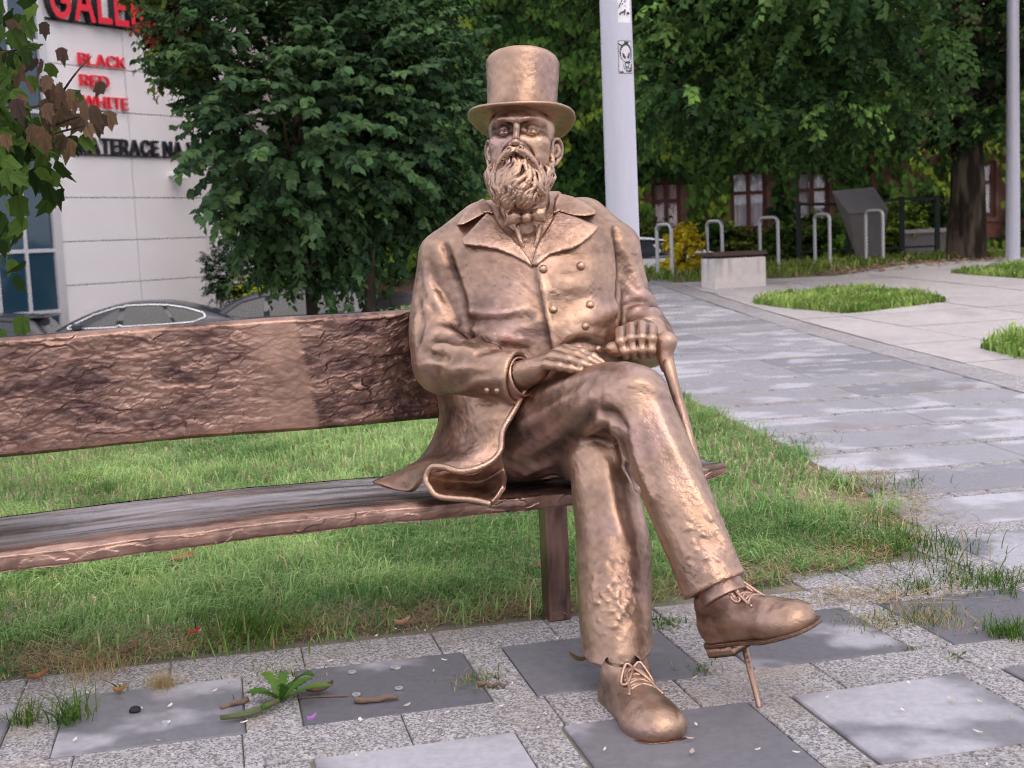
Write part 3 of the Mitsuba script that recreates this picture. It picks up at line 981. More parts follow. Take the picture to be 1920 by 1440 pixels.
# greenery at the foot of the house and round the dark stand
for i, (px, py, y, rx, rz, dk, lt, lab) in enumerate(((1225, 470, 28.6, .7, .8, (.02, .04, .012), (.12, .16, .03), 'low green bush under the left house window'), (1320, 470, 28.7, .75, .85, (.012, .03, .01), (.06, .12, .03), 'dark green bush between the two left house windows'),
                                                    (1395, 472, 28.6, .55, .6, (.03, .05, .012), (.16, .18, .04), 'olive green bush under the middle house window'), (1480, 465, 27.4, .7, .8, (.014, .032, .012), (.09, .15, .03), 'dark green bush behind the third bicycle stand'),
                                                    (1535, 460, 27.2, .6, .7, (.014, .034, .010), (.10, .17, .03), 'green bush just left of the dark stone stand'), (1580, 480, 26.6, .35, .35, (.04, .09, .012), (.20, .34, .05), 'bright green low plant at the foot of the dark stone stand'),
                                                    (1690, 430, 27.8, .55, .75, (.04, .08, .015), (.26, .36, .06), 'pale yellow green bush right of the dark stone stand'), (1740, 425, 28.2, .6, .9, (.010, .022, .010), (.05, .09, .03), 'dark ivy bush hanging over the dark fence'))):
    q = at(px, py, y)
    bush('bush', lab, 'bush', tuple(q), (rx, .5, rz), 260, .11, dk, lt, 30 + i, length=.24)

# ---- ivy on the house
rng = np.random.default_rng(55)
n = 27000
x = rng.uniform(-4.9, 14.4, n); z = rng.uniform(.5, 9.2, n)
tall = x < 2.8
ok = (z < np.where(tall, 9.2, 4.7))
for a, b, c_, d in WINS:
    ok &= ~((x > a - .10) & (x < b + .10) & (z > c_ - .42) & (z < d + .05))
ok &= (x < 8.5) | (rng.uniform(0, 1, n) < .55)
x, z = x[ok], z[ok]; n = len(x)
bul = meshkit.fbm(np.stack([x * 1.3, z * 1.6, 0 * x], 1), 4, 5)
pos = np.stack([x, HY - .04 - .42 * bul - rng.uniform(0, .12, n), z], 1)
tone = np.clip((bul - .36) * 2.4 + rng.uniform(-.3, .35, n), 0, 1)[:, None]
col = A(.015, .036, .012) * (1 - tone) + A(.085, .165, .035) * tone
bright = (meshkit.fbm(np.stack([x * .8 + 9, z * .9, 0 * x], 1), 3, 8) > .60)[:, None] & (rng.uniform(0, 1, (n, 1)) < .6)
col = np.where(bright, A(.17, .24, .035), col) * rng.uniform(.7, 1.3, (n, 1))
v, f, c = leaves(pos, np.stack([rng.normal(0, .6, n), rng.normal(-.35, .2, n), -np.ones(n)], 1), np.stack([rng.normal(0, .35, n), -np.ones(n), rng.normal(.5, .35, n)], 1), rng.uniform(.17, .29, n), col, (SMALL, SMALL_F), rng=rng)
# a hanging fringe over the window tops
put('ivy', ply(trimesh.Trimesh(v, f, process=False), 'leaf', color=c), house, kind='stuff')

# ---- the big tree on the right, its boughs hanging over the racks
rng = np.random.default_rng(77)
big = thing('big_tree', 'huge spreading tree with a thick dark trunk and low hanging boughs at the right', 'tree')
tb_ = on_land(8.35, 23.4, -.1)
tr_m = tube(spline([tb_, tb_ + A(0, 0, .5), tb_ + A(.03, 0, 1.6), tb_ + A(-.05, .0, 3.2), tb_ + A(.1, .2, 6)], 24), np.interp(np.linspace(0, 1, 24), [0, .08, .3, 1], [.52, .36, .33, .2]), 26)
vv = np.array(tr_m.vertices); nn_ = normals(tr_m)
vv += nn_ * ((meshkit.fbm(vv * A(5, 5, 1), 3, 4) - .5) * .10)[:, None]
put('trunk', ply(trimesh.Trimesh(vv, tr_m.faces, process=False), 'bark', smooth=True), big)
rb_ = random.Random(9)
bs = []
for i in range(26):
    a = rb_.uniform(0, 2 * math.pi)
    s_ = tb_ + A(0, 0, rb_.uniform(2.6, 5.8))
    L = rb_.uniform(3.0, 6.4)
    e_ = s_ + A(math.cos(a) * L, math.sin(a) * L, rb_.uniform(-.4, 1.6))
    bs.append(limb(s_, e_, .11, .02, .12, i, 8, 9))
put('limbs', ply(cat(bs), 'bark', smooth=True), big)
bc, br_ = A(6.6, 20.6, 6.2), A(7.0, 6.2, 4.6)
n = 6600


def keep_big(q):
    # boughs end at different heights
    low = 2.85 + 1.5 * (meshkit.fbm(np.stack([q[:, 0] * .8, q[:, 1] * .8, 0 * q[:, 0]], 1), 3, 12) - .5) + .06 * (q[:, 1] - 18)
    front = q[:, 1] > 15.3
    mastgap = (q[:, 0] > 6.1) & (q[:, 0] < 10.4) & (q[:, 1] < 22.9)
    return (q[:, 2] > low) & front & ~mastgap


p, d = in_shell(rng, n, bc, br_, .55, keep_big, 71, .35)
tone = np.clip(rng.beta(1.2, 2.4, n) * 1.1, 0, 1)
paleness = meshkit.fbm(p * .9, 3, 15)  # noise patches of lighter leaves
tone = np.clip(tone * .6 + (paleness - .46) * 1.5, 0, 1)
v1 = sprays(rng, p, unit(d * A(1, 1, .3) + A(0, 0, -.1)), rng.uniform(.5, 1.0, n), 19, .122, (.030, .062, .026), (.135, .245, .066), droop=.42, tone=tone, shape=(SMALL, SMALL_F))
# the low hem of the crown over the racks and in front of the trunk
n = 1400
px_, py_ = rng.uniform(1195, 1990, n), rng.uniform(-60, 335, n)
yy = rng.uniform(16.5, 21.5, n)
lowest = np.interp(px_, [1195, 1260, 1340, 1450, 1520, 1600, 1700, 1780, 1850, 1990], [250, 285, 305, 318, 325, 290, 300, 335, 320, 310])
hem = np.array([at(a, min(b, l), y) for a, b, l, y in zip(px_, py_, lowest - 78 - rng.uniform(0, 50, n), np.where(px_ > 1690, yy * .3 + 17.6, yy))])
paleness = meshkit.fbm(hem * 1.3, 3, 16)  # lighter leaf patches from noise along the hem
tone = np.clip((paleness - .46) * 2.4 + rng.uniform(-.25, .25, n), 0, 1)
tone[rng.uniform(0, 1, n) < .10] = 1.0
v2 = sprays(rng, hem, unit(np.stack([rng.normal(-.2, .8, n), rng.normal(-.5, .5, n), rng.normal(0, .2, n)], 1)), rng.uniform(.35, .8, n), 17, .120, (.030, .062, .026), (.170, .300, .074), droop=.5, tone=tone, shape=(SMALL, SMALL_F))
mm, cc = merge_leaves([v1, v2])
put('crown', ply(mm, 'leaf', color=cc), big)
# ---- the tree whose boughs reach in from the left, some of their leaves withered
rng = np.random.default_rng(33)
nt = thing('maple_tree', 'nearby tree reaching in from the left edge with lobed green leaves and withered brown ones', 'tree')
r0 = A(-3.7, 6.2, -.05)
put('trunk', ply(limb(r0, r0 + A(.1, 0, 4.2), .11, .06, .03, 1), 'bark', smooth=True), nt)
arms = []
tips = [(-20, 40, 5.6), (60, 90, 5.5), (40, 200, 5.3), (90, 240, 5.35), (-10, 330, 5.5), (30, 300, 5.2), (150, 170, 5.3), (160, 235, 5.3), (-30, 130, 5.8), (-40, 400, 5.4)]
for i, (a, b, y) in enumerate(tips):
    e_ = at(a, b, y)
    s_ = r0 + A(.05, 0, max(1.3, e_[2] + rng.uniform(-.5, .1)))
    arms.append(limb(s_, e_, .022, .004, .10, 40 + i, 6, 9))
put('limbs', ply(cat(arms), 'bark', smooth=True), nt)
parts = []


def clump(px, py, y, n, rx, rz, size, dark, light, hang, seed):
    r = np.random.default_rng(seed)
    c0 = at(px, py, y)
    pos = c0 + r.normal(0, 1, (n, 3)) * A(rx, .22, rz)
    tip = np.stack([r.normal(0, .55, n), r.normal(-.25, .4, n), -hang + r.normal(0, .35, n)], 1)
    nr = np.stack([r.normal(.1, .45, n), -.75 + r.normal(0, .35, n), .55 + r.normal(0, .35, n)], 1)
    t = r.uniform(0, 1, (n, 1)) ** 1.4
    col = (A(*dark) * (1 - t) + A(*light) * t) * r.uniform(.75, 1.25, (n, 1))
    parts.append(leaves(pos, tip, nr, size * r.uniform(.7, 1.2, n), col, (MAPLE, MAPLE_F), curl=.5, rng=r))


GD, GL = (.022, .045, .016), (.120, .200, .045)
for i, (px, py, y, n, rx, rz) in enumerate(((0, 20, 5.6, 16, .05, .05), (25, 62, 5.5, 10, .04, .04), (-5, 110, 5.6, 12, .045, .04), (30, 140, 5.4, 7, .04, .03), (-8, 210, 5.5, 18, .05, .04), (35, 218, 5.3, 18, .05, .035), (5, 262, 5.3, 24, .06, .04), (55, 262, 5.3, 18, .04, .035),
                                            (15, 308, 5.25, 24, .055, .04), (-18, 350, 5.4, 18, .045, .04), (-4, 405, 5.35, 6, .02, .03), (60, 318, 5.25, 10, .03, .03), (-80, 200, 5.8, 80, .09, .5), (-150, 120, 6.0, 120, .20, .7))):
    clump(px, py, y, n, rx, rz, .098, GD, GL, .75, 200 + i)
for i, (px, py, y, n, rx, rz) in enumerate(((112, 170, 5.25, 10, .022, .024), (92, 200, 5.22, 11, .026, .022), (150, 140, 5.25, 3, .008, .02), (66, 240, 5.2, 8, .026, .020), (166, 198, 5.25, 4, .010, .010), (70, 60, 5.45, 3, .04, .03), (100, 245, 5.2, 3, .02, .02), (10, 100, 5.5, 6, .04, .03))):
    clump(px, py, y, n, rx, rz, .084, (.070, .048, .042), (.26, .165, .10), 1.6, 240 + i)
mm, cc = merge_leaves(parts)
put('crown', ply(mm, 'leaf', color=cc), nt)
tw = [tube(spline([at(105, 190, 5.4), at(140, 140, 5.3), at(172, 105, 5.25)], 10), np.linspace(.006, .002, 10), 5), tube(spline([at(100, 235, 5.4), at(150, 218, 5.3), at(196, 208, 5.28)], 10), np.linspace(.006, .002, 10), 5)]
put('twigs', ply(cat(tw), 'bark', smooth=True), nt)

# ---- grass
def grass(rng, xy, h, w, dark, light, dry, lean=.5, dry_share=.08, hz=None, tone_seed=3, lie=None):
    n = len(xy)
    x, y = xy[:, 0], xy[:, 1]
    z = height(x, y) - .012
    b = np.stack([x, y, z], 1)
    a = rng.uniform(0, 2 * np.pi, n)
    clumpy = meshkit.fbm(np.stack([x * 2.2, y * 2.2, 0 * x], 1), 3, tone_seed)
    lean_dir = np.stack([np.cos(a), np.sin(a), 0 * a], 1)
    flow = (meshkit.fbm(np.stack([x * 1.1, y * 1.1, 0 * x + 5], 1), 2, 31) - .5) * 9
    lean_dir = unit(lean_dir * .8 + np.stack([np.cos(flow), np.sin(flow), 0 * a], 1) * .7)
    H = h * rng.uniform(.45, 1.25, n) * (.55 + .9 * clumpy)
    k = np.abs(rng.normal(lean, .30, n))
    if lie is not None:
        k = k + lie
    mid = b + A(0, 0, 1) * (H * .62)[:, None] + lean_dir * (H * k * .42)[:, None]
    tip = b + A(0, 0, 1) * (H * np.clip(1.05 - .45 * k, .12, 1))[:, None] + lean_dir * (H * k * 1.15)[:, None]
    sd = np.stack([-lean_dir[:, 1], lean_dir[:, 0], 0 * a], 1)
    sd = unit(sd + rng.normal(0, .25, (n, 3)) * A(1, 1, 0))
    ww = (w * rng.uniform(.6, 1.3, n))[:, None] / 2
    v = np.stack([b - sd * ww, b + sd * ww, mid - sd * ww * .85, mid + sd * ww * .85, tip], 1).reshape(-1, 3)
    o = (np.arange(n) * 5)[:, None]
    f = np.concatenate([o + A(0, 1, 3).astype(int), o + A(0, 3, 2).astype(int), o + A(2, 3, 4).astype(int)], 1).reshape(-1, 3)
    t = np.clip((clumpy - .3) * 1.5 + rng.uniform(-.35, .35, n), 0, 1)[:, None]
    c = A(*dark) * (1 - t) + A(*light) * t
    isdry = rng.uniform(0, 1, n) < (dry_share if np.ndim(dry_share) else np.full(n, dry_share))
    c = np.where(isdry[:, None], A(*dry) * rng.uniform(.6, 1.2, (n, 1)), c) * rng.uniform(.8, 1.2, (n, 1))
    return trimesh.Trimesh(v, f, process=False), np.repeat(c, 5, 0)


def scatter(rng, poly, n, box_):
    x0, y0, x1, y1 = box_
    out = []
    m = 0
    while m < n:
        p = np.stack([rng.uniform(x0, x1, n), rng.uniform(y0, y1, n)], 1)
        p = p[shapely.contains_xy(poly, p[:, 0], p[:, 1])]
        out.append(p); m += len(p)
    return np.vstack(out)[:n]


rng = np.random.default_rng(12)
from shapely import prepare
prepare(LAWN)
near = scatter(rng, LAWN, 78000, (-2.9, 3.3, 1.7, 5.4))
midg = scatter(rng, LAWN, 50000, (-4.6, 5.4, 1.6, 9.5))
farg = scatter(rng, LAWN, 16000, (-7, 9.5, 1.4, 23.5))
pieces = []
for pts, h, w in ((near, .046, .0042), (midg, .060, .007), (farg, .11, .018)):
    edge = np.array(shapely.distance(LAWN.exterior, shapely.points(pts)))
    pav = shapely.distance(LineString([tuple(pu(-3, 3.87)[:2]), tuple(pu(1.9, 3.92)[:2]), (1.29, 4.46), (1.60, 4.95), (1.45, 6.8), (.86, 10.5)]), shapely.points(pts))
    worn = np.clip(1 - pav / .36, 0, 1) * (.55 + .9 * meshkit.fbm(np.stack([pts[:, 0] * 3, pts[:, 1] * 3, 0 * pts[:, 0]], 1), 2, 9))
    bare = np.exp(-(((pts[:, 0] - .02) / .50) ** 2 + ((pts[:, 1] - 4.02) / .16) ** 2)) * .9 + np.exp(-(((pts[:, 0] - 1.0) / .35) ** 2 + ((pts[:, 1] - 4.42) / .14) ** 2)) * .6 + np.exp(-(((pts[:, 0] - 1.55) / .12) ** 2 + ((pts[:, 1] - 5.5) / .45) ** 2)) * .8
    patchy = np.clip((meshkit.fbm(np.stack([pts[:, 0] * 1.6 + 3, pts[:, 1] * 1.6, 0 * pts[:, 0]], 1), 3, 21) - .52) * 3, 0, .6)
    keep_ = rng.uniform(0, 1, len(pts)) > np.clip(worn * .45 + bare, 0, .93)
    hh = h * (1 - .45 * np.clip(worn + bare, 0, 1))
    pieces.append(grass(rng, pts[keep_], hh[keep_], w, (.165, .310, .105), (.54, .73, .29), (.66, .56, .36), dry_share=(.04 + .50 * np.clip(worn + bare * .8, 0, 1) + .32 * patchy)[keep_], lie=(.6 * np.clip(worn + bare, 0, 1))[keep_]))
cl_ = scatter(rng, LAWN.buffer(-.03), 520, (-2.4, 3.5, 1.6, 9.0))
sz_ = rng.uniform(.6, 1.5, len(cl_))
xy_ = np.repeat(cl_, 46, 0) + rng.normal(0, .045, (len(cl_) * 46, 2)) * np.repeat(sz_, 46)[:, None]
xy_ = xy_[shapely.contains_xy(LAWN.buffer(.06), xy_[:, 0], xy_[:, 1])]
pieces.append(grass(rng, xy_, np.full(len(xy_), .092), .0052, (.14, .28, .09), (.54, .72, .29), (.64, .54, .32), lean=.95, dry_share=.05))
lawn_m = cat([m_ for m_, _ in pieces])
lawn_c = np.vstack([c_ for _, c_ in pieces])
put('grass', ply(lawn_m, 'blade', color=lawn_c), label='green lawn grass with dry straw along the paving behind the bench', category='grass', kind='stuff')
# cut straw lying on the bare edge
pts = scatter(rng, LAWN, 30000, (-2.0, 3.4, 1.65, 4.7))
pav = shapely.distance(LineString([tuple(pu(-3, 3.87)[:2]), tuple(pu(1.9, 3.92)[:2]), (1.29, 4.46), (1.60, 4.95)]), shapely.points(pts))
pts = pts[rng.uniform(0, .32, len(pts)) > pav][:4200]
extra = np.stack([rng.normal(1.60, .09, 700), rng.uniform(4.95, 6.0, 700)], 1)
extra2 = np.stack([rng.normal(1.12, .16, 260), rng.normal(4.02, .06, 260)], 1)
pts = np.vstack([pts, extra, extra2])
n = len(pts)
a = rng.uniform(0, np.pi, n); L = rng.uniform(.02, .10, n)
dv = np.stack([np.cos(a), np.sin(a), rng.normal(.05, .12, n)], 1) * L[:, None]
b = np.stack([pts[:, 0], pts[:, 1], height(pts[:, 0], pts[:, 1]) + rng.uniform(-.004, .016, n)], 1)
sd = np.stack([-np.sin(a), np.cos(a), 0 * a], 1) * .0014
v = np.stack([b - sd, b + sd, b + dv + sd + A(0, 0, .002), b + dv - sd + A(0, 0, .002)], 1).reshape(-1, 3)
o = (np.arange(n) * 4)[:, None]
f = np.concatenate([o + np.array([0, 1, 2]), o + np.array([0, 2, 3])], 1).reshape(-1, 3)
c = np.repeat(A(.47, .36, .21) * rng.uniform(.5, 1.25, (n, 1)), 4, 0)
put('straw', ply(trimesh.Trimesh(v, f, process=False), 'blade', color=c), label='dry cut straw lying along the bare edge of the lawn', category='straw', kind='stuff')
# turf in the beds of the square, and beyond its edge
lab_b = ('diamond shaped grass bed in the middle of the pale square', 'grass bed at the right edge of the picture, nearest in the square', 'grass bed at the foot of the right lamp post')
for i, bed in enumerate(beds):
    put('bed_soil', ply(sheet(np.arange(2.8, 10, .2), np.arange(9, 20.5, .2), -.008, bed), 'turf', smooth=True), kind='structure')
    xy = scatter(rng, bed.buffer(.06), (5200, 2600, 5200)[i], bed.bounds)
    m_, c_ = grass(rng, xy, np.full(len(xy), .12), .020, (.13, .25, .05), (.50, .66, .19), (.62, .54, .30), dry_share=.08)
    put('bed_grass', ply(m_, 'blade', color=c_), label=lab_b[i], category='grass', kind='stuff')
strip = Polygon([(1.9, 20.5), (2.6, 19.75), (4.4, 19.8), (5.0, 20.6), (7.5, 22.8), (12, 24.2), (12, 26.5), (5, 25), (2, 24)])
xy = scatter(rng, strip, 5000, strip.bounds)
m_, c_ = grass(rng, xy, np.full(len(xy), .15), .026, (.08, .15, .025), (.30, .43, .09), (.52, .42, .23), dry_share=.15)
put('verge_grass', ply(m_, 'blade', color=c_), label='grass strip along the far edge of the square under the bicycle stands', category='grass', kind='stuff')
n = 1500
xy = np.stack([rng.uniform(4.8, 12, n), rng.uniform(19.8, 24, n)], 1)
xy = xy[(xy[:, 1] > 19.55 + .62 * np.clip(xy[:, 0] - 4.9, 0, 4)) & (xy[:, 1] < 21.6 + .55 * np.clip(xy[:, 0] - 4.9, 0, 4))]
n = len(xy)
pos = np.stack([xy[:, 0], xy[:, 1], height(xy[:, 0], xy[:, 1]) + .012], 1)
v, f, c = leaves(pos, rng.normal(0, 1, (n, 3)) * A(1, 1, .1), np.tile(A(0, 0, 1.), (n, 1)) + rng.normal(0, .25, (n, 3)), rng.uniform(.06, .12, n), A(.42, .30, .20) * rng.uniform(.5, 1.5, (n, 1)), (SMALL, SMALL_F), rng=rng)
put('fallen_leaves', ply(trimesh.Trimesh(v, f, process=False), 'leaf', color=c), label='fallen pale leaves strewn under the big tree', category='leaves', kind='stuff')
# ================================================================ the bronze bench
YB = math.radians(18.3)
BU, BW = A(math.cos(YB), math.sin(YB), 0), A(-math.sin(YB), math.cos(YB), 0)
bench = thing('bench', 'long bronze bench with a rough plank seat and plank backrest, standing on the grass edge', 'bench')


def bb(u, v, z):
    return BU * u + BW * v + A(0, 0, z)


def ledges(u, z, seed, sx=3.4, sz=11.5, steps=6):
    """Flaking, ledge-like relief that runs along the plank."""
    q = np.stack([u * sx, z * sz, 0 * u + seed], -1)
    warp = meshkit.fbm(q * 2.2 + 5, 3, seed) - .5
    f = meshkit.fbm(q + warp[..., None] * .9, 4, seed + 1)
    f = f * steps
    s = np.floor(f) + np.clip((f - np.floor(f)) / .22, 0, 1)
    fine = meshkit.fbm(np.stack([u * 22, z * 55, 0 * u + 3], -1), 4, seed + 2)
    return s / steps * .026 + (fine - .5) * .008


def plank_color(t, u, z, seed, smooth_zone=0.0):
    n1 = meshkit.fbm(np.stack([u * 7, z * 16, 0 * u], -1), 4, seed + 30)
    n2 = meshkit.fbm(np.stack([u * 40, z * 80, 0 * u], -1), 3, seed + 31)
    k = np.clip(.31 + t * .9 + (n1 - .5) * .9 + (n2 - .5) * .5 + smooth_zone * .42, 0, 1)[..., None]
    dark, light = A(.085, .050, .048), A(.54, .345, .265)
    return dark * (1 - k) + light * k


def loop_plank(u0, u1, prof, nu, seed, relief, tint, parent, name, ends=None):
    """A plank along the bench: prof(u) gives its cross-section as points (v, z), its front side first."""
    us = np.linspace(u0, u1, nu)
    return us


# backrest: front face at v = 4.10
nu, nz = 760, 130
us, ts = np.linspace(-1.15, 1.30, nu), np.linspace(0, 1, nz)
U_, T_ = np.meshgrid(us, ts, indexing='ij')
zb = .612 + .004 * np.sin(us * 2.1 + 1) + .0025 * np.sin(us * 7)
zt = .975 + .008 * (us) + .003 * np.sin(us * 3.3 + .5) + .001 * np.sin(us * 13)
Zf = zb[:, None] + (zt - zb)[:, None] * T_
zone_ = sst(.40, .60, U_ + .05 * T_ + .10 * (meshkit.fbm(np.stack([U_ * 9, Zf * 9, 0 * U_], -1), 3, 4) - .5)) * (1 - sst(.655, .68, U_ - .06 * (.5 - T_)))
from scipy.spatial import cKDTree


def flakes(u, z, seed, fu=.085, fz=.030):
    """Chipped plates, each tilted its own way and lapping over the next like chiselled bark."""
    r = np.random.default_rng(seed)
    wu = u + (meshkit.fbm(np.stack([u * 14, z * 22, 0 * u], -1), 3, seed) - .5) * .085
    wz = z + (meshkit.fbm(np.stack([u * 12 + 7, z * 26, 0 * u], -1), 3, seed + 1) - .5) * .045
    n = int((u.max() - u.min() + .2) * (z.max() - z.min() + .1) / (fu * fz) * 1.0)
    S = np.stack([r.uniform(u.min() - .1, u.max() + .1, n), r.uniform(z.min() - .05, z.max() + .05, n)], 1) / A(fu, fz)
    d, i = cKDTree(S).query(np.stack([wu.ravel(), wz.ravel()], 1) / A(fu, fz))
    i = i.reshape(u.shape)
    h, tu, tz = r.uniform(0, 1, n), r.normal(0, .35, n), r.uniform(-.9, .1, n)
    return h[i] * .55 + tu[i] * (wu / fu - S[i, 0]) * .5 + tz[i] * (wz / fz - S[i, 1]) * .7


rel = flakes(U_, Zf, 3) * .0070 + flakes(U_, Zf, 9, .035, .014) * .0028 + (meshkit.fbm(np.stack([U_ * 30, Zf * 60, 0 * U_], -1), 3, 5) - .5) * .004
rel = (rel - rel.mean()) * (1 - .86 * zone_) + .012
slope = np.gradient(rel, axis=1) * -60
edge_r = .018
prof_in = np.clip(1 - np.minimum(T_, 1 - T_) * .363 / edge_r, 0, 1) ** 2 * edge_r
Vf = 4.112 - rel + prof_in
front = BU * U_[..., None] + BW * Vf[..., None] + A(0, 0, 1) * Zf[..., None]
back = BU * U_[..., None] + BW * (4.165 + prof_in * -1)[..., None] + A(0, 0, 1) * Zf[..., None]
ring = np.concatenate([front, back[:, ::-1], front[:, :1]], 1)
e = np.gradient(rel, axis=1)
paleness = np.clip((rel - meshkit.fbm(np.stack([U_ * 5, Zf * 16, 0 * U_ + 1], -1), 2, 3) * .0 - rel.mean()) * 24 + e * 70, -.30, .42)  # raised flakes and plate edges lighter, hollows darker
cf = plank_color(paleness, U_, Zf, 3, zone_)
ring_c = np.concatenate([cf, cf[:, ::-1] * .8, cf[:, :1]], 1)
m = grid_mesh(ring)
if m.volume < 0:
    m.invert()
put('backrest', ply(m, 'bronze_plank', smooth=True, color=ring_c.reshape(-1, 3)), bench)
# seat: top at 0.44, the front edge rounded and wavy
nv = 120
us = np.linspace(-1.15, 1.93, 900)
ts = np.linspace(0, 1, nv)
U_, T_ = np.meshgrid(us, ts, indexing='ij')
vf = 3.585 + .022 * np.sin(us * 2.3 - .6) - .010 * np.sin(us * 5.1) + .10 * sst(1.55, 1.93, us) + .006 * np.sin(us * 19)
vb = 4.098 + .006 * np.sin(us * 3) - .16 * sst(1.75, 1.93, us)
# cross-section: underside back, underside front, nose, top front, top back
SEC = spline(np.array([(1, -.050, 0), (.5, -.052, 0), (.06, -.054, 0), (.008, -.050, 0), (-.002, -.040, 0), (.002, -.020, 0), (.016, -.008, 0), (.09, .001, 0), (.3, -.010, 0), (.5, -.018, 0), (.75, -.006, 0), (1, .0, 0)]), nv)
TV = SEC[:, 0][None].repeat(len(us), 0)
ZZ = .440 + SEC[:, 1][None].repeat(len(us), 0)
thick = np.ones(len(us)) - .35 * sst(1.80, 1.93, us)
V_ = vf[:, None] + (vb - vf)[:, None] * TV
chip = flakes(U_, ZZ * 1.0 + TV * .3, 14, .09, .03)
V_ = V_ + np.exp(-(TV / .06) ** 2) * (chip - chip.mean()) * .006
fr = meshkit.fbm(np.stack([U_ * 5, V_ * 22, 0 * U_], -1), 4, 8)
fr2 = meshkit.fbm(np.stack([U_ * 26, V_ * 70, ZZ * 60], -1), 4, 9)
top_ = (SEC[:, 1] > -.025)[None]
ZZ = np.where(top_, ZZ + (fr - .5) * .006 + (fr2 - .5) * .0025, ZZ + (fr2 - .5) * .008)
ZZ = .44 + (ZZ - .44) * thick[:, None] + .006 * np.sin(us * 4)[:, None]
P = BU * U_[..., None] + BW * V_[..., None] + A(0, 0, 1) * ZZ[..., None]
nose = np.exp(-((SEC[:, 0] - .03) / .09) ** 2)[None] * np.ones_like(U_)
cs = plank_color((fr - .5) * .7 - .10 + nose * .34, U_, V_, 9)
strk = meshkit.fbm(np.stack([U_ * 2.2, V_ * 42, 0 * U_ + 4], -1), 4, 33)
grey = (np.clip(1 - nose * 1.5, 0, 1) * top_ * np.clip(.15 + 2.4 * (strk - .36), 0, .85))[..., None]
cs = cs * (1 - grey) + A(.50, .465, .48) * grey  # sky reflection painted into the seat top as grey
cs = cs * (1 - .55 * np.clip((meshkit.fbm(np.stack([U_ * 4, V_ * 60, 0 * U_ + 9], -1), 3, 35) - .55) * 6, 0, 1) * top_)[..., None]
P = np.concatenate([P, P[:, :1]], 1)
cs = np.concatenate([cs, cs[:, :1]], 1)
m = grid_mesh(P)
if m.volume < 0:
    m.invert()
capL = [len(us) - 1, 0]
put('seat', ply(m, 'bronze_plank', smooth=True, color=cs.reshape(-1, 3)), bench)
cap = P[-1, :-1]
cm = trimesh.Trimesh(np.vstack([cap, cap.mean(0)]), [[i, (i + 1) % len(cap), len(cap)] for i in range(len(cap))], process=False)
put('end_cap', ply(cm, 'bronze_plank', smooth=True, color=np.tile(A(.42, .27, .2), (len(cap) + 1, 1))), bench)


def post(u, v, z0, z1, s, name):
    q = frame_box(bb(u - s / 2, v - s / 2, z0), BU * s, BW * s, A(0, 0, z1 - z0), .004)
    q = q.subdivide().subdivide().subdivide()
    vv = np.array(q.vertices)
    c = plank_color(np.zeros(len(vv)), vv[:, 2] * 1.5, vv[:, 0] + vv[:, 1], 12)
    put(name, ply(q, 'bronze_plank', smooth=True, color=c), bench)


for u in (1.347, -.95):
    post(u, 3.722, .0, .392, .072, 'leg')
for u in (1.22, -.95):
    post(u, 4.195, .41, .93, .07, 'backrest_post')
# ================================================================ the bronze man
def bronze(m, clay=None, tone=0.5, seed=0, worn=0.5, rough=0.0012, freq=1.0, name='bronze', relaxed=1):
    """A cast bronze surface: slightly hammered, edges rubbed bright, brown patina in blotches."""
    if relaxed:
        m = relax(m, relaxed)
    v, n = np.array(m.vertices), normals(m)
    if rough:
        v = v + n * ((meshkit.fbm(v * 26 * freq, 3, seed) - 0.5) * 1.6 * rough + (meshkit.fbm(v * 95 * freq, 2, seed + 9) - 0.5) * 1.0 * rough)[:, None]
        m = trimesh.Trimesh(v, m.faces, process=False)
        n = normals(m)
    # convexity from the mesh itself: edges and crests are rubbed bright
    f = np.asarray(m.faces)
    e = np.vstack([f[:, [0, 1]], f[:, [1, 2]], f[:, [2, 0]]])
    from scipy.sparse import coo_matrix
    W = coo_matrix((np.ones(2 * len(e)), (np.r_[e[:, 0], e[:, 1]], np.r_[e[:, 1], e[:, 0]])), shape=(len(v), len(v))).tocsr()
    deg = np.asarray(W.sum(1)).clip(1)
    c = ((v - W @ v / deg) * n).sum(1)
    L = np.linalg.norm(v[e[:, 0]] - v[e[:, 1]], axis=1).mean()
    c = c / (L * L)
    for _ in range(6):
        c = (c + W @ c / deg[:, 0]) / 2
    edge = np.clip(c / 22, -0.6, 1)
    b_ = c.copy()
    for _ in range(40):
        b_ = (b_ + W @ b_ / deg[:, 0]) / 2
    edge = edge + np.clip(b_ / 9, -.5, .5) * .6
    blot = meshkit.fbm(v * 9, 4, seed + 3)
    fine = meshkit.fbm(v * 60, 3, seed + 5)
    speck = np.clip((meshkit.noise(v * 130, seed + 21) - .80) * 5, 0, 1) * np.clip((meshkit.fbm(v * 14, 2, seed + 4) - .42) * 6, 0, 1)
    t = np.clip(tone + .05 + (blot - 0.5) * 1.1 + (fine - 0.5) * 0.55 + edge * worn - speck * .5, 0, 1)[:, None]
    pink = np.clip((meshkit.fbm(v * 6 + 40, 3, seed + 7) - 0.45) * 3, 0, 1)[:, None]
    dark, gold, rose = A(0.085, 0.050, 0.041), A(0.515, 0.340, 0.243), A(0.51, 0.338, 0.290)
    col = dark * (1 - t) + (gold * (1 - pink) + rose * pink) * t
    return ply(m, name, smooth=True, color=col)


statue = thing('statue', 'bronze statue of a bearded man in a top hat sitting cross-legged on the bench', 'statue')
CR = 0.0058

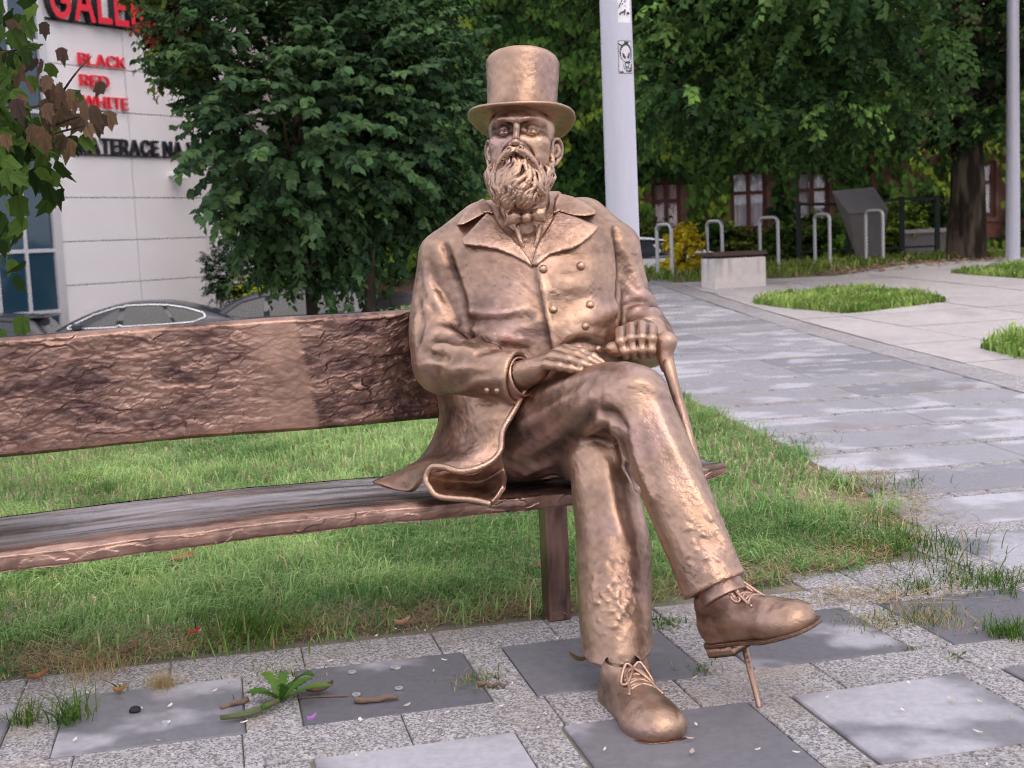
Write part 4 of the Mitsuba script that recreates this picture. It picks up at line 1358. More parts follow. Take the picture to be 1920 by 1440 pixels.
# ---- the coat: trunk, shoulders, sleeves
coat = Clay((-0.36, 3.58, 0.42), (0.56, 4.36, 1.36), CR)
ROWS = [(360, 940, 1050, 4.13, .08), (385, 915, 1072, 4.13, .11), (405, 885, 1105, 4.12, .135), (432, 842, 1146, 4.11, .16), (470, 824, 1162, 4.10, .185), (530, 836, 1166, 4.085, .205),
        (600, 846, 1168, 4.07, .225), (655, 850, 1168, 4.065, .235), (720, 845, 1168, 4.075, .225), (800, 835, 1172, 4.09, .205), (880, 820, 1176, 4.10, .19)]
_z = np.array([at(1000, r[0], 4.1)[2] for r in ROWS])[::-1]
_L = np.array([at(r[1], r[0], 4.1)[0] for r in ROWS])[::-1]
_R = np.array([at(r[2], r[0], 4.1)[0] for r in ROWS])[::-1]
_cy, _hd = np.array([r[3] for r in ROWS])[::-1], np.array([r[4] for r in ROWS])[::-1]


def trunk(X, Y, Z):
    z = Z.ravel()
    from scipy.interpolate import PchipInterpolator as P
    zz = np.clip(z, _z[0], _z[-1])
    l, r, cy, hd = (P(_z, q)(zz)[None, None, :] for q in (_L, _R, _cy, _hd))
    cx, a = (l + r) / 2, (r - l) / 2
    p = 2.5
    q = (np.abs((X - cx) / a) ** p + np.abs((Y - cy) / hd) ** p) ** (1 / p)
    d = (q - 1) * np.minimum(a, hd)
    return np.maximum(d, np.maximum(Z - _z[-1], _z[0] - Z))


coat.func(coat.lo, (9, 9, 9), trunk, k=1e-6)
# shoulders
coat.cone(at(905, 428, 4.11), at(834, 480, 4.09), .085, .078, k=.05)
coat.cone(at(1095, 420, 4.12), at(1152, 462, 4.10), .085, .072, k=.05)
armR = [at(832, 484, 4.09), at(824, 560, 4.06), at(822, 628, 4.00), at(832, 680, 3.93)]
coat.chain(spline(armR, 9), np.interp(np.linspace(0, 1, 9), [0, .3, .7, 1], [.078, .086, .094, .092]), k=.022)
foreR = [at(832, 682, 3.93), at(880, 690, 3.84), at(930, 700, 3.775), at(975, 708, 3.735)]
coat.chain(spline(foreR, 9), np.interp(np.linspace(0, 1, 9), [0, .5, 1], [.090, .084, .080]), k=.03)
armL = [at(1158, 464, 4.10), at(1170, 540, 4.09), at(1188, 590, 4.06), at(1210, 634, 4.01)]
coat.chain(spline(armL, 9), np.interp(np.linspace(0, 1, 9), [0, .4, 1], [.070, .080, .084]), k=.022)
foreL = [at(1212, 640, 4.0), at(1216, 640, 3.92), at(1214, 636, 3.84)]
coat.chain(spline(foreL, 6), [.08, .079, .075, .070, .067, .066], k=.03)
# armhole seams, cut as grooves with the sleeve head standing a little proud
def fold(clay, pts, r, k, cut=False, lift=0.0, taper=True, n=14):
    """A crease or a ridge that follows the clay through these places of its front."""
    P = []
    for px, py in spline(pts, n):
        q = march(clay, px, py)
        if q is not None:
            P.append(q)
    if len(P) < 3:
        return
    P = np.array(P)
    P[:, 1] -= lift + (r * .55 if cut else 0)
    t = np.linspace(0, 1, len(P))
    rr = r * (np.sin(np.pi * np.clip(t, 0.03, 0.97)) ** 0.8 if taper else np.ones(len(P)))
    clay.chain(P, rr, k=k, cut=cut)


fold(coat, [(834, 462), (846, 500), (862, 545), (874, 590), (882, 632)], .010, .018, cut=True, taper=False)
fold(coat, [(1152, 428), (1160, 480), (1160, 540), (1157, 600)], .008, .014, cut=True, taper=False)
fold(coat, [(818, 462), (830, 505), (845, 550), (858, 590)], .012, .035, lift=-.010)
# elbow and sleeve folds
for pts, r, k in (([(800, 636), (822, 622), (850, 628), (868, 640)], .013, .02), ([(806, 662), (830, 652), (862, 656), (892, 662)], .014, .024), ([(782, 600), (800, 575), (820, 560)], .011, .025),
                  ([(790, 690), (815, 680), (850, 690)], .010, .02), ([(805, 530), (818, 560), (846, 600)], .010, .025), ([(800, 500), (806, 540), (830, 590)], .008, .02),
                  ([(832, 702), (870, 690), (920, 692)], .009, .022), ([(860, 732), (900, 715), (940, 712)], .007, .02)):
    fold(coat, pts, r, k, lift=-.0065)
for pts, r, k in (([(812, 634), (836, 636), (862, 645)], .011, .016), ([(792, 650), (812, 668), (838, 672)], .008, .018), ([(785, 560), (790, 600), (785, 640)], .006, .02)):
    fold(coat, pts, r, k, cut=True)
for pts, r, k in (([(1185, 560), (1212, 552), (1240, 575)], .012, .02), ([(1180, 590), (1215, 578), (1250, 592)], .011, .018), ([(1165, 520), (1185, 545), (1215, 560)], .009, .022), ([(1170, 470), (1188, 510), (1205, 545)], .007, .02),
                  ([(1195, 604), (1225, 598), (1254, 612)], .010, .016)):
    fold(coat, pts, r, k, lift=-.006)
for pts, r, k in (([(1192, 582), (1220, 570), (1246, 583)], .008, .014), ([(1168, 575), (1190, 568), (1212, 567)], .006, .014), ([(1165, 610), (1185, 606), (1200, 600)], .008, .02)):
    fold(coat, pts, r, k, cut=True)
# drapes across the belly
for pts, r, k in (([(878, 618), (920, 612), (965, 606), (1004, 604)], .011, .045), ([(1042, 614), (1080, 604), (1120, 592), (1150, 577)], .011, .045), ([(880, 585), (930, 592), (985, 580)], .008, .03),
                  ([(1020, 545), (1070, 540), (1110, 532)], .010, .035), ([(1045, 640), (1080, 628), (1125, 632)], .012, .03), ([(890, 640), (930, 634), (970, 640)], .010, .03), ([(1035, 520), (1060, 528), (1090, 522)], .010, .03)):
    fold(coat, pts, r, k, lift=-.0075)
for pts, r, k in (([(885, 602), (935, 603), (990, 596)], .007, .03), ([(1060, 648), (1090, 640), (1130, 648)], .012, .025), ([(900, 660), (940, 650), (985, 656)], .008, .025)):
    fold(coat, pts, r * .8, k * 1.3, cut=True)


def pixels(X, Y, Z):
    """Places in the photograph's plane of the grid points: the drawing plane of the front view."""
    dx, dy, dz = X - EYE[0], Y - EYE[1], Z - EYE[2]
    w = dx * FWD[0] + dy * FWD[1] + dz * FWD[2]
    return 960 + FOCAL * (dx * RIGHT[0] + dy * RIGHT[1] + dz * RIGHT[2]) / w, 720 - FOCAL * (dx * UP[0] + dy * UP[1] + dz * UP[2]) / w


# the front edge: the panel on the right overlaps
s, X, Y, Z = coat.window((-0.3, 3.6, 0.5), (0.5, 4.07, 1.3))
u, w = pixels(X, Y, Z)
line = np.interp(w, [470, 500, 540, 600, 660, 720], [996, 1003, 1011, 1022, 1034, 1046])
on = np.clip((u - line) / 4.0, 0, 1) * np.clip((1150 - u) / 40, 0, 1) * np.clip((w - 470) / 20, 0, 1) * np.clip((4.03 - Y) / .04, 0, 1)
lip = np.exp(-((u - line - 8) / 7.0) ** 2) * np.clip((w - 480) / 20, 0, 1) * np.clip((4.03 - Y) / .04, 0, 1)
coat.D[s] -= (0.008 * on + 0.006 * lip).astype(np.float32)
# the end of the sleeve at the left is open
ce = unit(at(990, 712, 3.725) - at(930, 700, 3.775))
def cuff_cut(clay, c, d, r, depth):
    R = [unit(np.cross(d, [0, 0, 1])), unit(np.cross(d, np.cross(d, [0, 0, 1]))), d]
    clay.block(c + d * 0.036, (.088, .088, .036), R, r=.002, k=.008, cut=True)
    clay.cone(c - d * depth, c + d * .05, r, r * 1.05, k=.008, cut=True)


cuffC = at(972, 708, 3.738)
cuff_cut(coat, cuffC, unit(ce + A(0, 0, .12)), .064, .03)
# turned edge of the sleeve
coat_m = coat.mesh()
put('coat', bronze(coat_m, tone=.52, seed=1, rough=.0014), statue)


def poly_px(poly, X, Y, Z):
    """Signed distance, in metres, to an outline drawn in the front view."""
    u, w = pixels(X, Y, Z)
    P = np.asarray(poly, float)
    d = np.full(u.shape, 1e9)
    inside = np.zeros(u.shape, bool)
    for i in range(len(P)):
        a, b = P[i], P[(i + 1) % len(P)]
        ex, ey = b - a
        wx, wy = u - a[0], w - a[1]
        t = np.clip((wx * ex + wy * ey) / (ex * ex + ey * ey), 0, 1)
        d = np.minimum(d, (wx - t * ex) ** 2 + (wy - t * ey) ** 2)
        c1 = (a[1] > w) != (b[1] > w)
        with np.errstate(divide='ignore', invalid='ignore'):
            inside ^= c1 & (u < ex * (w - a[1]) / (ey if ey else 1e-9) + a[0])
    d = np.sqrt(d)
    return np.where(inside, -d, d) * 0.0017


def draped(poly, lift_fn, name, res=.0042, base=coat, parent=None, tone=.5, seed=2, thick=.02, ymax=4.2, edge=None):
    c = np.array([march(base, x, y) if march(base, x, y) is not None else at(x, y, 4.0) for x, y in poly])
    lo, hi = c.min(0) - .05, c.max(0) + .05
    hi[1] = min(hi[1] + .05, ymax)
    cl = Clay(lo, hi, res)
    X, Y, Z = cl.x[0][:, None, None], cl.x[1][None, :, None], cl.x[2][None, None, :]
    G = np.stack(np.broadcast_arrays(X, Y, Z), -1).reshape(-1, 3)
    D = base.sample(G).reshape(cl.D.shape)
    u, w = pixels(X, Y, Z)
    lift = lift_fn(u, w)
    q = poly_px(poly, X, Y, Z)
    a = D - lift
    d = np.maximum(q, a)
    k = .004
    h = np.maximum(k - np.abs(q - a), 0) / k
    d = d + h * h * k * .25
    cl.D = np.maximum(d, -(D + thick)).astype(np.float32)
    m = cl.mesh()
    return put(name, bronze(m, tone=tone, seed=seed, rough=.0016), parent or statue)


def lapel_lift(x0, y0, x1, y1, a, b):
    """Lift that grows from the inner fold (x0, y0) to the outer point (x1, y1)."""
    d = A(x1 - x0, y1 - y0)
    L = d @ d
    return lambda u, w: a + (b - a) * np.clip(((u - x0) * d[0] + (w - y0) * d[1]) / L, 0, 1)


draped([(914, 398), (898, 414), (866, 449), (869, 459), (900, 462), (930, 467), (962, 480), (986, 493), (1000, 503), (992, 484), (974, 460), (955, 440), (940, 425), (926, 405)], lapel_lift(960, 440, 868, 455, .012, .030), 'lapel', seed=3, tone=.56)
draped([(1044, 396), (1075, 404), (1112, 420), (1124, 424), (1116, 436), (1094, 455), (1073, 467), (1050, 472), (1030, 478), (1004, 500), (996, 496), (1003, 468), (1014, 445), (1030, 420)], lapel_lift(1020, 440, 1122, 430, .014, .030), 'lapel', seed=4, tone=.56)
draped([(906, 372), (885, 384), (868, 402), (855, 424), (872, 420), (893, 409), (914, 398), (926, 402), (922, 385)], lapel_lift(920, 390, 860, 420, .022, .034), 'collar', seed=5, tone=.62, ymax=4.3)
draped([(1046, 362), (1072, 368), (1100, 381), (1119, 395), (1116, 403), (1098, 405), (1078, 405), (1048, 396), (1038, 400), (1040, 380)], lapel_lift(1045, 385, 1118, 398, .022, .036), 'collar', seed=6, tone=.62, ymax=4.3)


def dome(p, n, r, flat=.62):
    m = trimesh.creation.icosphere(3, r)
    m.vertices[:, 2] *= flat
    t = trimesh.geometry.align_vectors([0, 0, 1], unit(n))
    m.apply_transform(t)
    m.apply_translation(p)
    return m


for px, py, r in ((1018, 505, .0135), (1089, 499, .0135), (1037, 580, .0135), (1106, 572, .0135), (1097, 612, .012), (1121, 655, .012), (914, 731, .0095), (933, 732, .0095)):
    q = march(coat, px, py)
    if q is not None:
        g = np.array([coat.sample([q + d])[0] - coat.sample([q - d])[0] for d in np.eye(3) * .008])
        put('button', bronze(dome(q + unit(g) * .003, g, r, .8), tone=.78, seed=11, rough=.0004, relaxed=0), statue)

# ---- shirt front, waistcoat edge and bow tie
shirt = Clay((-.1, 3.82, 1.07), (.14, 4.1, 1.30), .004)
shirt.egg(at(985, 425, 4.02), (.075, .075, .12), k=.01)
shirt.cone(at(975, 385, 4.04), at(985, 470, 4.00), .07, .045, k=.03)
shirt.chain([at(968, 425, 3.935), at(977, 455, 3.925), at(992, 490, 3.93)], .008, k=.012)
shirt.chain([at(1012, 425, 3.935), at(1006, 455, 3.925), at(995, 490, 3.93)], .008, k=.012)
put('shirt_front', bronze(shirt.mesh(), tone=.33, seed=12), statue)
bow = Clay((-.09, 3.82, 1.15), (.15, 4.0, 1.30), .003)
for sx, a, b, c in ((-1, (987, 408), (962, 407), (940, 410)), (1, (987, 408), (1010, 403), (1030, 403))):
    bow.cone(at(*a, 3.905), at(*b, 3.895), .012, .018, k=.01, squash=((0, 1, 0), .55))
    bow.cone(at(*b, 3.895), at(*c, 3.905), .018, .027, k=.012, squash=((0, 1, 0), .5))
    bow.cone(at(*c, 3.905) + A(sx * .020, -.01, 0), at(*c, 3.905) + A(sx * .05, 0, 0), .035, .04, k=.006, cut=True)
    bow.chain([at(*a, 3.882), at(*b, 3.868), at((b[0] + c[0]) / 2, c[1] + 3, 3.872)], .005, k=.01, cut=True)
bow.egg(at(987, 408, 3.888), (.016, .017, .019), k=.006)
put('bow_tie', bronze(bow.mesh(), tone=.34, seed=13, rough=.0012), statue)

# ---- coat tail on the seat: sheets with a rolled corner
def loft(rows, n=60, m=60, thick=.011, bulge=0.0, seed=0):
    R = np.array([spline([at(*p) for p in r], m) for r in rows])
    P = np.stack([spline(R[:, j], n) for j in range(m)], 1)
    g0, g1 = np.gradient(P, axis=0), np.gradient(P, axis=1)
    N = unit(np.cross(g1, g0))
    if (N[..., 1].mean()) > 0:
        N = -N
    P = P + N * ((meshkit.fbm(P * 16, 3, seed) - .5) * .012)[..., None]
    t = thick * np.ones(P.shape[:2])
    F, B = P + N * (t / 2)[..., None], P - N * (t / 2)[..., None]
    nn, mm = P.shape[:2]
    v = np.vstack([F.reshape(-1, 3), B.reshape(-1, 3)])
    i, j = np.meshgrid(np.arange(nn - 1), np.arange(mm - 1), indexing='ij')
    q = np.stack([i * mm + j, (i + 1) * mm + j, (i + 1) * mm + j + 1, i * mm + j + 1], -1).reshape(-1, 4)
    o = nn * mm
    ring = np.r_[np.arange(mm), (np.arange(1, nn) * mm + mm - 1), ((nn - 1) * mm + np.arange(mm - 2, -1, -1)), np.arange(nn - 2, 0, -1) * mm]
    r2 = np.roll(ring, -1)
    q = np.vstack([q, q[:, ::-1] + o, np.stack([ring, r2, r2 + o, ring + o], 1)])
    m_ = trimesh.Trimesh(v, np.vstack([q[:, [0, 1, 2]], q[:, [0, 2, 3]]]), process=False)
    m_.fix_normals()
    return m_


tailA = loft([[(815, 728, 4.02), (860, 735, 3.85), (930, 745, 3.76), (985, 728, 3.76)],
              [(826, 770, 4.02), (858, 780, 3.84), (905, 786, 3.74), (966, 766, 3.735)],
              [(818, 815, 4.02), (850, 820, 3.82), (898, 826, 3.72), (943, 808, 3.71)],
              [(786, 862, 4.00), (835, 850, 3.80), (885, 852, 3.69), (938, 846, 3.69)],
              [(738, 890, 3.97), (800, 874, 3.77), (850, 872, 3.67), (914, 870, 3.66)],
              [(700, 906, 3.95), (766, 922, 3.83), (800, 893, 3.69), (868, 884, 3.65), (908, 876, 3.65)]], seed=21, n=70, m=70, thick=.012)
tail = put('coat_tail', bronze(tailA, tone=.42, seed=14, relaxed=0, rough=.0016), statue)
tailB = loft([[(800, 884, 3.70), (840, 884, 3.685), (890, 884, 3.68), (940, 850, 3.70)],
              [(800, 898, 3.715), (845, 900, 3.73), (900, 900, 3.73), (946, 876, 3.73)],
              [(800, 912, 3.69), (840, 915, 3.70), (900, 920, 3.70), (950, 897, 3.70)],
              [(803, 912, 3.66), (824, 930, 3.645), (885, 936, 3.63), (922, 945, 3.61), (946, 913, 3.64)]], seed=22, n=50, m=60, thick=.012)
put('coat_tail', bronze(tailB, tone=.42, seed=15, relaxed=0, rough=.0012), statue)
lipA = spline([at(*p) for p in ((985, 728, 3.752), (966, 766, 3.727), (943, 808, 3.70), (938, 846, 3.68), (912, 871, 3.65), (868, 884, 3.64), (832, 876, 3.66), (808, 877, 3.675), (799, 897, 3.675), (806, 914, 3.655), (824, 931, 3.64), (885, 937, 3.622), (921, 945, 3.605))], 90)
put('coat_hem', bronze(tube(lipA, .0095, 10), tone=.72, seed=16, relaxed=0, rough=.001), statue)

# ---- trousers
tr = Clay((-.16, 3.02, .05), (.66, 4.28, .96), CR)
tr.egg(at(985, 825, 4.07), (.20, .17, .14), k=.03)
thR = [at(985, 806, 4.05), at(1045, 785, 3.86), at(1110, 765, 3.66), at(1165, 750, 3.52), at(1192, 748, 3.46)]
tr.chain(spline(thR, 10), np.interp(np.linspace(0, 1, 10), [0, .35, .7, 1], [.162, .138, .110, .092]), k=.03)
shR = [at(1192, 750, 3.46), at(1222, 818, 3.41), at(1252, 888, 3.35), at(1292, 985, 3.28), at(1332, 1080, 3.215), at(1350, 1120, 3.19)]
tr.chain(spline(shR, 14), np.interp(np.linspace(0, 1, 14), [0, .2, .45, .75, 1], [.090, .090, .088, .084, .088]), k=.012)
tr.chain([at(975, 812, 3.90), at(1040, 795, 3.82), at(1090, 775, 3.72)], [.150, .140, .122], k=.04)
thL = [at(1070, 815, 4.05), at(1100, 838, 3.8), at(1128, 868, 3.57)]
tr.chain(spline(thL, 6), np.interp(np.linspace(0, 1, 6), [0, 1], [.135, .092]), k=.02)
shL = [at(1126, 870, 3.57), at(1136, 935, 3.52), at(1150, 1020, 3.46), at(1152, 1120, 3.39), at(1157, 1210, 3.335), at(1158, 1280, 3.30)]
tr.chain(spline(shL, 14), np.interp(np.linspace(0, 1, 14), [0, .2, .45, .75, 1], [.088, .094, .104, .097, .095]), k=.012)
# folds that run from the knee and the hip
for pts, r, k in (([(1010, 742), (1060, 722), (1120, 700)], .008, .03), ([(980, 800), (1040, 770), (1100, 730)], .013, .04), ([(965, 850), (1030, 820), (1085, 772), (1110, 745)], .015, .04), ([(985, 885), (1050, 850), (1095, 805), (1130, 785)], .014, .035),
                  ([(1095, 815), (1120, 795), (1146, 790), (1160, 815)], .014, .022), ([(1150, 800), (1156, 850), (1190, 930)], .010, .025), ([(1170, 720), (1205, 720), (1230, 735)], .008, .03), ([(1230, 760), (1262, 840), (1320, 950), (1370, 1040)], .010, .03),
                  ([(1190, 800), (1200, 860), (1225, 930)], .008, .03), ([(1140, 880), (1150, 950), (1165, 1000)], .008, .03)):
    fold(tr, pts, r, k, lift=-.0065)
for pts, r, k in (([(1005, 868), (1060, 832), (1105, 790)], .008, .035), ([(1130, 770), (1150, 775), (1172, 800)], .008, .02), ([(1165, 830), (1180, 880), (1200, 925)], .007, .025)):
    fold(tr, pts, r, k, cut=True)
# hems: cut square to the leg and hollow
dR = unit(at(1342, 1103, 3.20) - at(1292, 985, 3.28))
dL = unit(A(.05, .22, -1))
def hem_cut(clay, c, d, r):
    s_ = unit(np.cross(d, [0, 1, 0])); q_ = np.cross(d, s_)
    clay.block(c + d * .12, (.13, .13, .12), [s_, q_, d], r=.002, k=.004, cut=True)


hem_cut(tr, at(1341, 1100, 3.20), unit(dR + A(0.05, .10, 0)), .064)
hem_cut(tr, at(1157, 1216, 3.325), dL, .074)
# where the two legs touch, and the rough worked areas of the modelling
trm = tr.mesh()
v = np.array(trm.vertices); n = normals(trm)
u_, w_ = pixels(v[:, 0], v[:, 1], v[:, 2])
def patch(cx, cy, rx, ry):
    return np.clip(1.3 - ((u_ - cx) / rx) ** 2 - ((w_ - cy) / ry) ** 2, 0, 1)


lumpy = (patch(1325, 1010, 46, 75) + patch(1150, 1120, 46, 80) * .9) * np.clip(-n[:, 1] * 3, 0, 1)
blob = np.clip(meshkit.fbm(v * A(75, 75, 55), 2, 31) - .5, 0, .2) * 8 + np.clip(meshkit.noise(v * 120, 32) - .5, 0, 1) * 1.2
v = v + n * (np.clip(lumpy, 0, 1) * blob * .0034)[:, None]
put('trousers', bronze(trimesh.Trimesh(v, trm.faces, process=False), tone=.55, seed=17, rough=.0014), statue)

# ---- shoes
def shoe(heel, toe, upv, ankle, seed, tone, wide=1.04):
    """heel, toe: ends of the sole; upv: the shoe's up; ankle: middle of the opening."""
    y = unit(toe - heel); x = unit(np.cross(y, upv)); z = np.cross(x, y)
    L = np.linalg.norm(toe - heel); k = L / .33
    P = lambda a, b, c: heel + k * (a * wide * x + b * y + c * wide * z)
    pts = np.array([P(sx * .08, b, c) for sx in (-1, 1) for b in (-.03, .36) for c in (-.03, .02)] + [ankle])
    cl = Clay(pts.min(0) - .06, pts.max(0) + .06, .0045)
    R = [x, y, z]
    # upper
    cl.chain([P(0, .045, .06), P(0, .05, .10), ankle], [.048 * k, .050 * k, .052 * k], k=.03)
    cl.chain([P(0, .045, .055), P(.002, .14, .05), P(.004, .22, .040), P(.002, .275, .034)], [.049 * k * wide, .054 * k * wide, .061 * k * wide, .052 * k * wide], k=.02, squash=(z, .80))
    cl.chain([P(0, .07, .10), P(.002, .14, .075), P(.003, .21, .050)], [.046 * k, .044 * k, .042 * k], k=.03)
    cl.egg(P(.002, .252, .034), (.064 * k * wide, .076 * k, .043 * k * wide), k=.02, R=R)
    cl.cone(P(0, .040, .034), P(0, .15, .030), .043 * k * wide, .046 * k * wide, k=.02)
    cl.egg(P(0, .045, .045), (.046 * k, .050 * k, .060 * k), k=.02, R=R)
    # everything below the welt is cut flat
    cl.block(P(0, .16, -.045), (.12, .26, .06), R, r=.002, k=.004, cut=True)
    m = cl.mesh()
    s_ = put('shoe', bronze(m, tone=tone, seed=seed, rough=.001), statue)
    # sole and heel
    out = [(-.034, .004), (-.042, .04), (-.042, .10), (-.050, .17), (-.064, .22), (-.062, .275), (-.044, .320), (0, .334), (.046, .320), (.064, .275), (.066, .22), (.054, .16), (.045, .10), (.043, .04), (.035, .004), (0, -.006)]
    poly = Polygon(spline(out + [out[0]], 70)[:, :2]).buffer(.003)
    sole = extrude(poly, .010)
    sole = sole.subdivide().subdivide()
    sole.vertices[:, 2] += .006 * np.clip((sole.vertices[:, 1] - .22) / .1, 0, 1) + .003
    hl = extrude(poly.buffer(-.001).intersection(shapely.box(-1, -1, 1, .10)), .026).subdivide()
    hl.vertices[:, 2] -= .0225
    so = cat([sole, hl])
    so.vertices = np.array(so.vertices) * A(wide, 1, 1) * k @ np.array(R) + heel
    put('sole', bronze(so, tone=tone - .06, seed=seed + 1, rough=.0006, relaxed=0), s_)
    # laces: crossings over the tongue and a bow
    surf = lambda a, b: None
    def on(a, b, up=.14):
        o = P(a, b, up)
        t = np.linspace(0, up * k, 160)
        q = o[None] - t[:, None] * z
        h = np.nonzero(cl.sample(q) < -.001)[0]
        return q[h[0]] if len(h) else P(a, b, .06)
    laces = []
    for i, b in enumerate((.135, .155, .175)):
        laces.append([on(-.026, b), on(-.01, b + .004), on(.012, b + .010), on(.028, b + .012)])
        laces.append([on(.027, b), on(.010, b + .004), on(-.012, b + .010), on(-.028, b + .012)])
    kn = on(0, .128) + z * .006
    for sx in (-1, 1):
        laces.append([kn, kn + x * sx * .020 + z * .012, on(sx * .036, .150) + z * .010, on(sx * .030, .168) + z * .006, on(sx * .012, .150) + z * .007, kn])
        laces.append([kn, on(sx * .018, .140) + z * .006, on(sx * .030, .185) + z * .004, on(sx * .038, .205) + z * .003])
    for q in laces:
        put('lace', bronze(tube(spline(q, 16), .0042 * k, 7), tone=.75, seed=seed + 2, rough=.0003, relaxed=0), s_)
    return s_


shoe(at(1154, 1340, 3.25), at(1256, 1404, 2.92), A(.02, .08, 1), at(1180, 1262, 3.285), 40, .46, 1.13)
shoe(at(1338, 1208, 3.26), at(1528, 1182, 3.02), A(-.30, .12, 1), at(1352, 1105, 3.20), 44, .48)
for a, b in ((at(1352, 1105, 3.195), at(1335, 1070, 3.22)), (at(1178, 1262, 3.285), at(1168, 1200, 3.325))):
    m = tube(spline([a + (a - b) * .5, a, (a + b) / 2, b], 14), .060, 20).subdivide()
    put('sock', bronze(m, tone=.28, seed=48, rough=.002), statue)

# ---- hands
def finger(clay, pts, r0, r1, k=.006):
    P = np.array([at(*p) for p in pts])
    r = np.linspace(r0, r1, len(P))
    r = r * np.array([1.05] + [1.0] * (len(P) - 2) + [.95])
    clay.chain(P, r, k=k, inner=.004)
    for q in P[1:-1]:
        clay.egg(q, (r0 * .93,) * 3, k=.006)


hr = Clay(at(975, 735, 3.75) - A(.02, .22, .02), at(1140, 635, 3.75) + A(.03, .06, .03), .003)
wrist = at(972, 706, 3.735)
hr.chain([wrist, at(1000, 694, 3.705)], [.054, .044], k=.01, squash=((.25, .5, .85), .75))
kn = {'little': (1026, 684, 3.655), 'ring': (1036, 669, 3.668), 'middle': (1048, 659, 3.69), 'index': (1060, 655, 3.715)}
for q in kn.values():
    hr.cone(at(996, 697, 3.71), at(*q), .034, .0165, k=.014, squash=((.2, .5, .85), .8))
finger(hr, [kn['little'], (1048, 687, 3.628), (1070, 691, 3.612), (1090, 695, 3.602)], .0145, .0098)
finger(hr, [kn['ring'], (1066, 674, 3.637), (1091, 682, 3.615), (1113, 689, 3.602)], .0152, .0102)
finger(hr, [kn['middle'], (1080, 665, 3.660), (1104, 675, 3.638), (1126, 685, 3.622)], .0155, .0104)
finger(hr, [kn['index'], (1090, 661, 3.69), (1112, 670, 3.668), (1130, 680, 3.655)], .0152, .0104)
finger(hr, [(1000, 690, 3.74), (1030, 676, 3.76), (1060, 672, 3.76), (1080, 677, 3.75)], .018, .012)
put('hand', bronze(hr.mesh(), tone=.62, seed=50, rough=.0006), statue)
cu = Clay(cuffC - .16, cuffC + .16, .004)
cd = unit(at(1000, 700, 3.705) - cuffC)
cu.cone(cuffC - cd * .03, cuffC + cd * .022, .064, .060, k=.004)
cu.block(cuffC + cd * .07, (.1, .1, .05), [unit(np.cross(cd, [0, 0, 1])), unit(np.cross(cd, np.cross(cd, [0, 0, 1]))), cd], r=.002, k=.006, cut=True)
cu.cone(cuffC - cd * .01, cuffC + cd * .06, .052, .052, k=.004, cut=True)
put('shirt_cuff', bronze(cu.mesh(), tone=.5, seed=51, rough=.001), statue)

hl = Clay(at(1130, 690, 3.72) - A(.02, .14, .02), at(1262, 590, 3.9) + A(.02, .03, .03), .003)
hl.chain([at(1214, 634, 3.86), at(1205, 622, 3.80)], [.044, .046], k=.01, squash=((0, .2, 1), .75))
for i, (x0, y0, x1, y1, x2, y2) in enumerate(((1164, 620, 1164, 640, 1174, 668), (1183, 612, 1183, 634, 1189, 668), (1203, 609, 1203, 633, 1204, 668), (1222, 614, 1222, 635, 1220, 666))):
    a, b, c = (x0, y0 + 2, 3.745), (x1, y1, 3.672), (x2, y2, 3.688)
    hl.cone(at(1206, 624, 3.82), at(*a), .036, .0165, k=.014)
    finger(hl, [a, b, ((x1 + 2 * x2) / 3, (y1 + 2 * y2) / 3, 3.668), c], .0158, .0112, k=.003)
finger(hl, [(1216, 632, 3.80), (1240, 640, 3.77), (1243, 652, 3.735), (1232, 662, 3.72)], .018, .012)
put('hand', bronze(hl.mesh(), tone=.62, seed=52, rough=.0006), statue)

# ---- the cane, gripped by the left hand, its tip on the paving
cane = thing('walking_cane', 'slender bronze walking cane with knobbed crossbar handle, gripped by the seated statue', 'walking cane')
hd = spline([at(1148, 654, 3.722), at(1170, 655, 3.718), at(1200, 652, 3.716), at(1228, 645, 3.715), at(1250, 640, 3.715)], 24)
handle = Clay(hd.min(0) - .07, hd.max(0) + .07, .004)
handle.chain(hd, np.interp(np.linspace(0, 1, 24), [0, .12, .25, .8, .92, 1], [.021, .022, .017, .018, .024, .027]), k=.01)
handle.chain([at(1249, 641, 3.715), at(1247, 668, 3.708), at(1252, 695, 3.695)], [.026, .024, .018], k=.02)
put('handle', bronze(handle.mesh(), tone=.58, seed=54, rough=.0008), cane)
tip = ground_at(1424, 1326)
top = at(1249, 672, 3.706)
q = top[None] + np.linspace(0, 1, 40)[:, None] * (tip - top)[None]
q = q + A(0.006, 0, 0) * np.sin(np.linspace(0, 1, 40) * np.pi)[:, None]
put('shaft', bronze(tube(q, np.interp(np.linspace(0, 1, 40), [0, .08, .35, 1], [.021, .0165, .0135, .0075]), 14), tone=.46, seed=55, rough=.0006, relaxed=0), cane)
# ---- head, hair, beard and hat, modelled upright at life size, then set on the neck
HS = 1.27
HC = at(980, 277, 4.02)
ry, rp = math.radians(9), math.radians(8)
hf = unit(A(-math.sin(ry) * math.cos(rp), -math.cos(ry) * math.cos(rp), math.sin(rp)))
hx = unit(np.cross(A(0, 0, 1), hf)) * -1
if hx[0] < 0:
    hx = -hx
hx = unit(hx + A(0, 0, -.02))
hu = unit(np.cross(hx, hf))
if hu[2] < 0:
    hu = -hu
HR = np.array([hx, hf, hu])


def to_head(m, R=None, c=None):
    R = HR if R is None else R
    v = np.array(m.vertices) * HS @ R + (HC if c is None else c)
    f = np.array(m.faces)
    if np.linalg.det(R) < 0:
        f = f[:, ::-1]
    return trimesh.Trimesh(v, f, process=False)


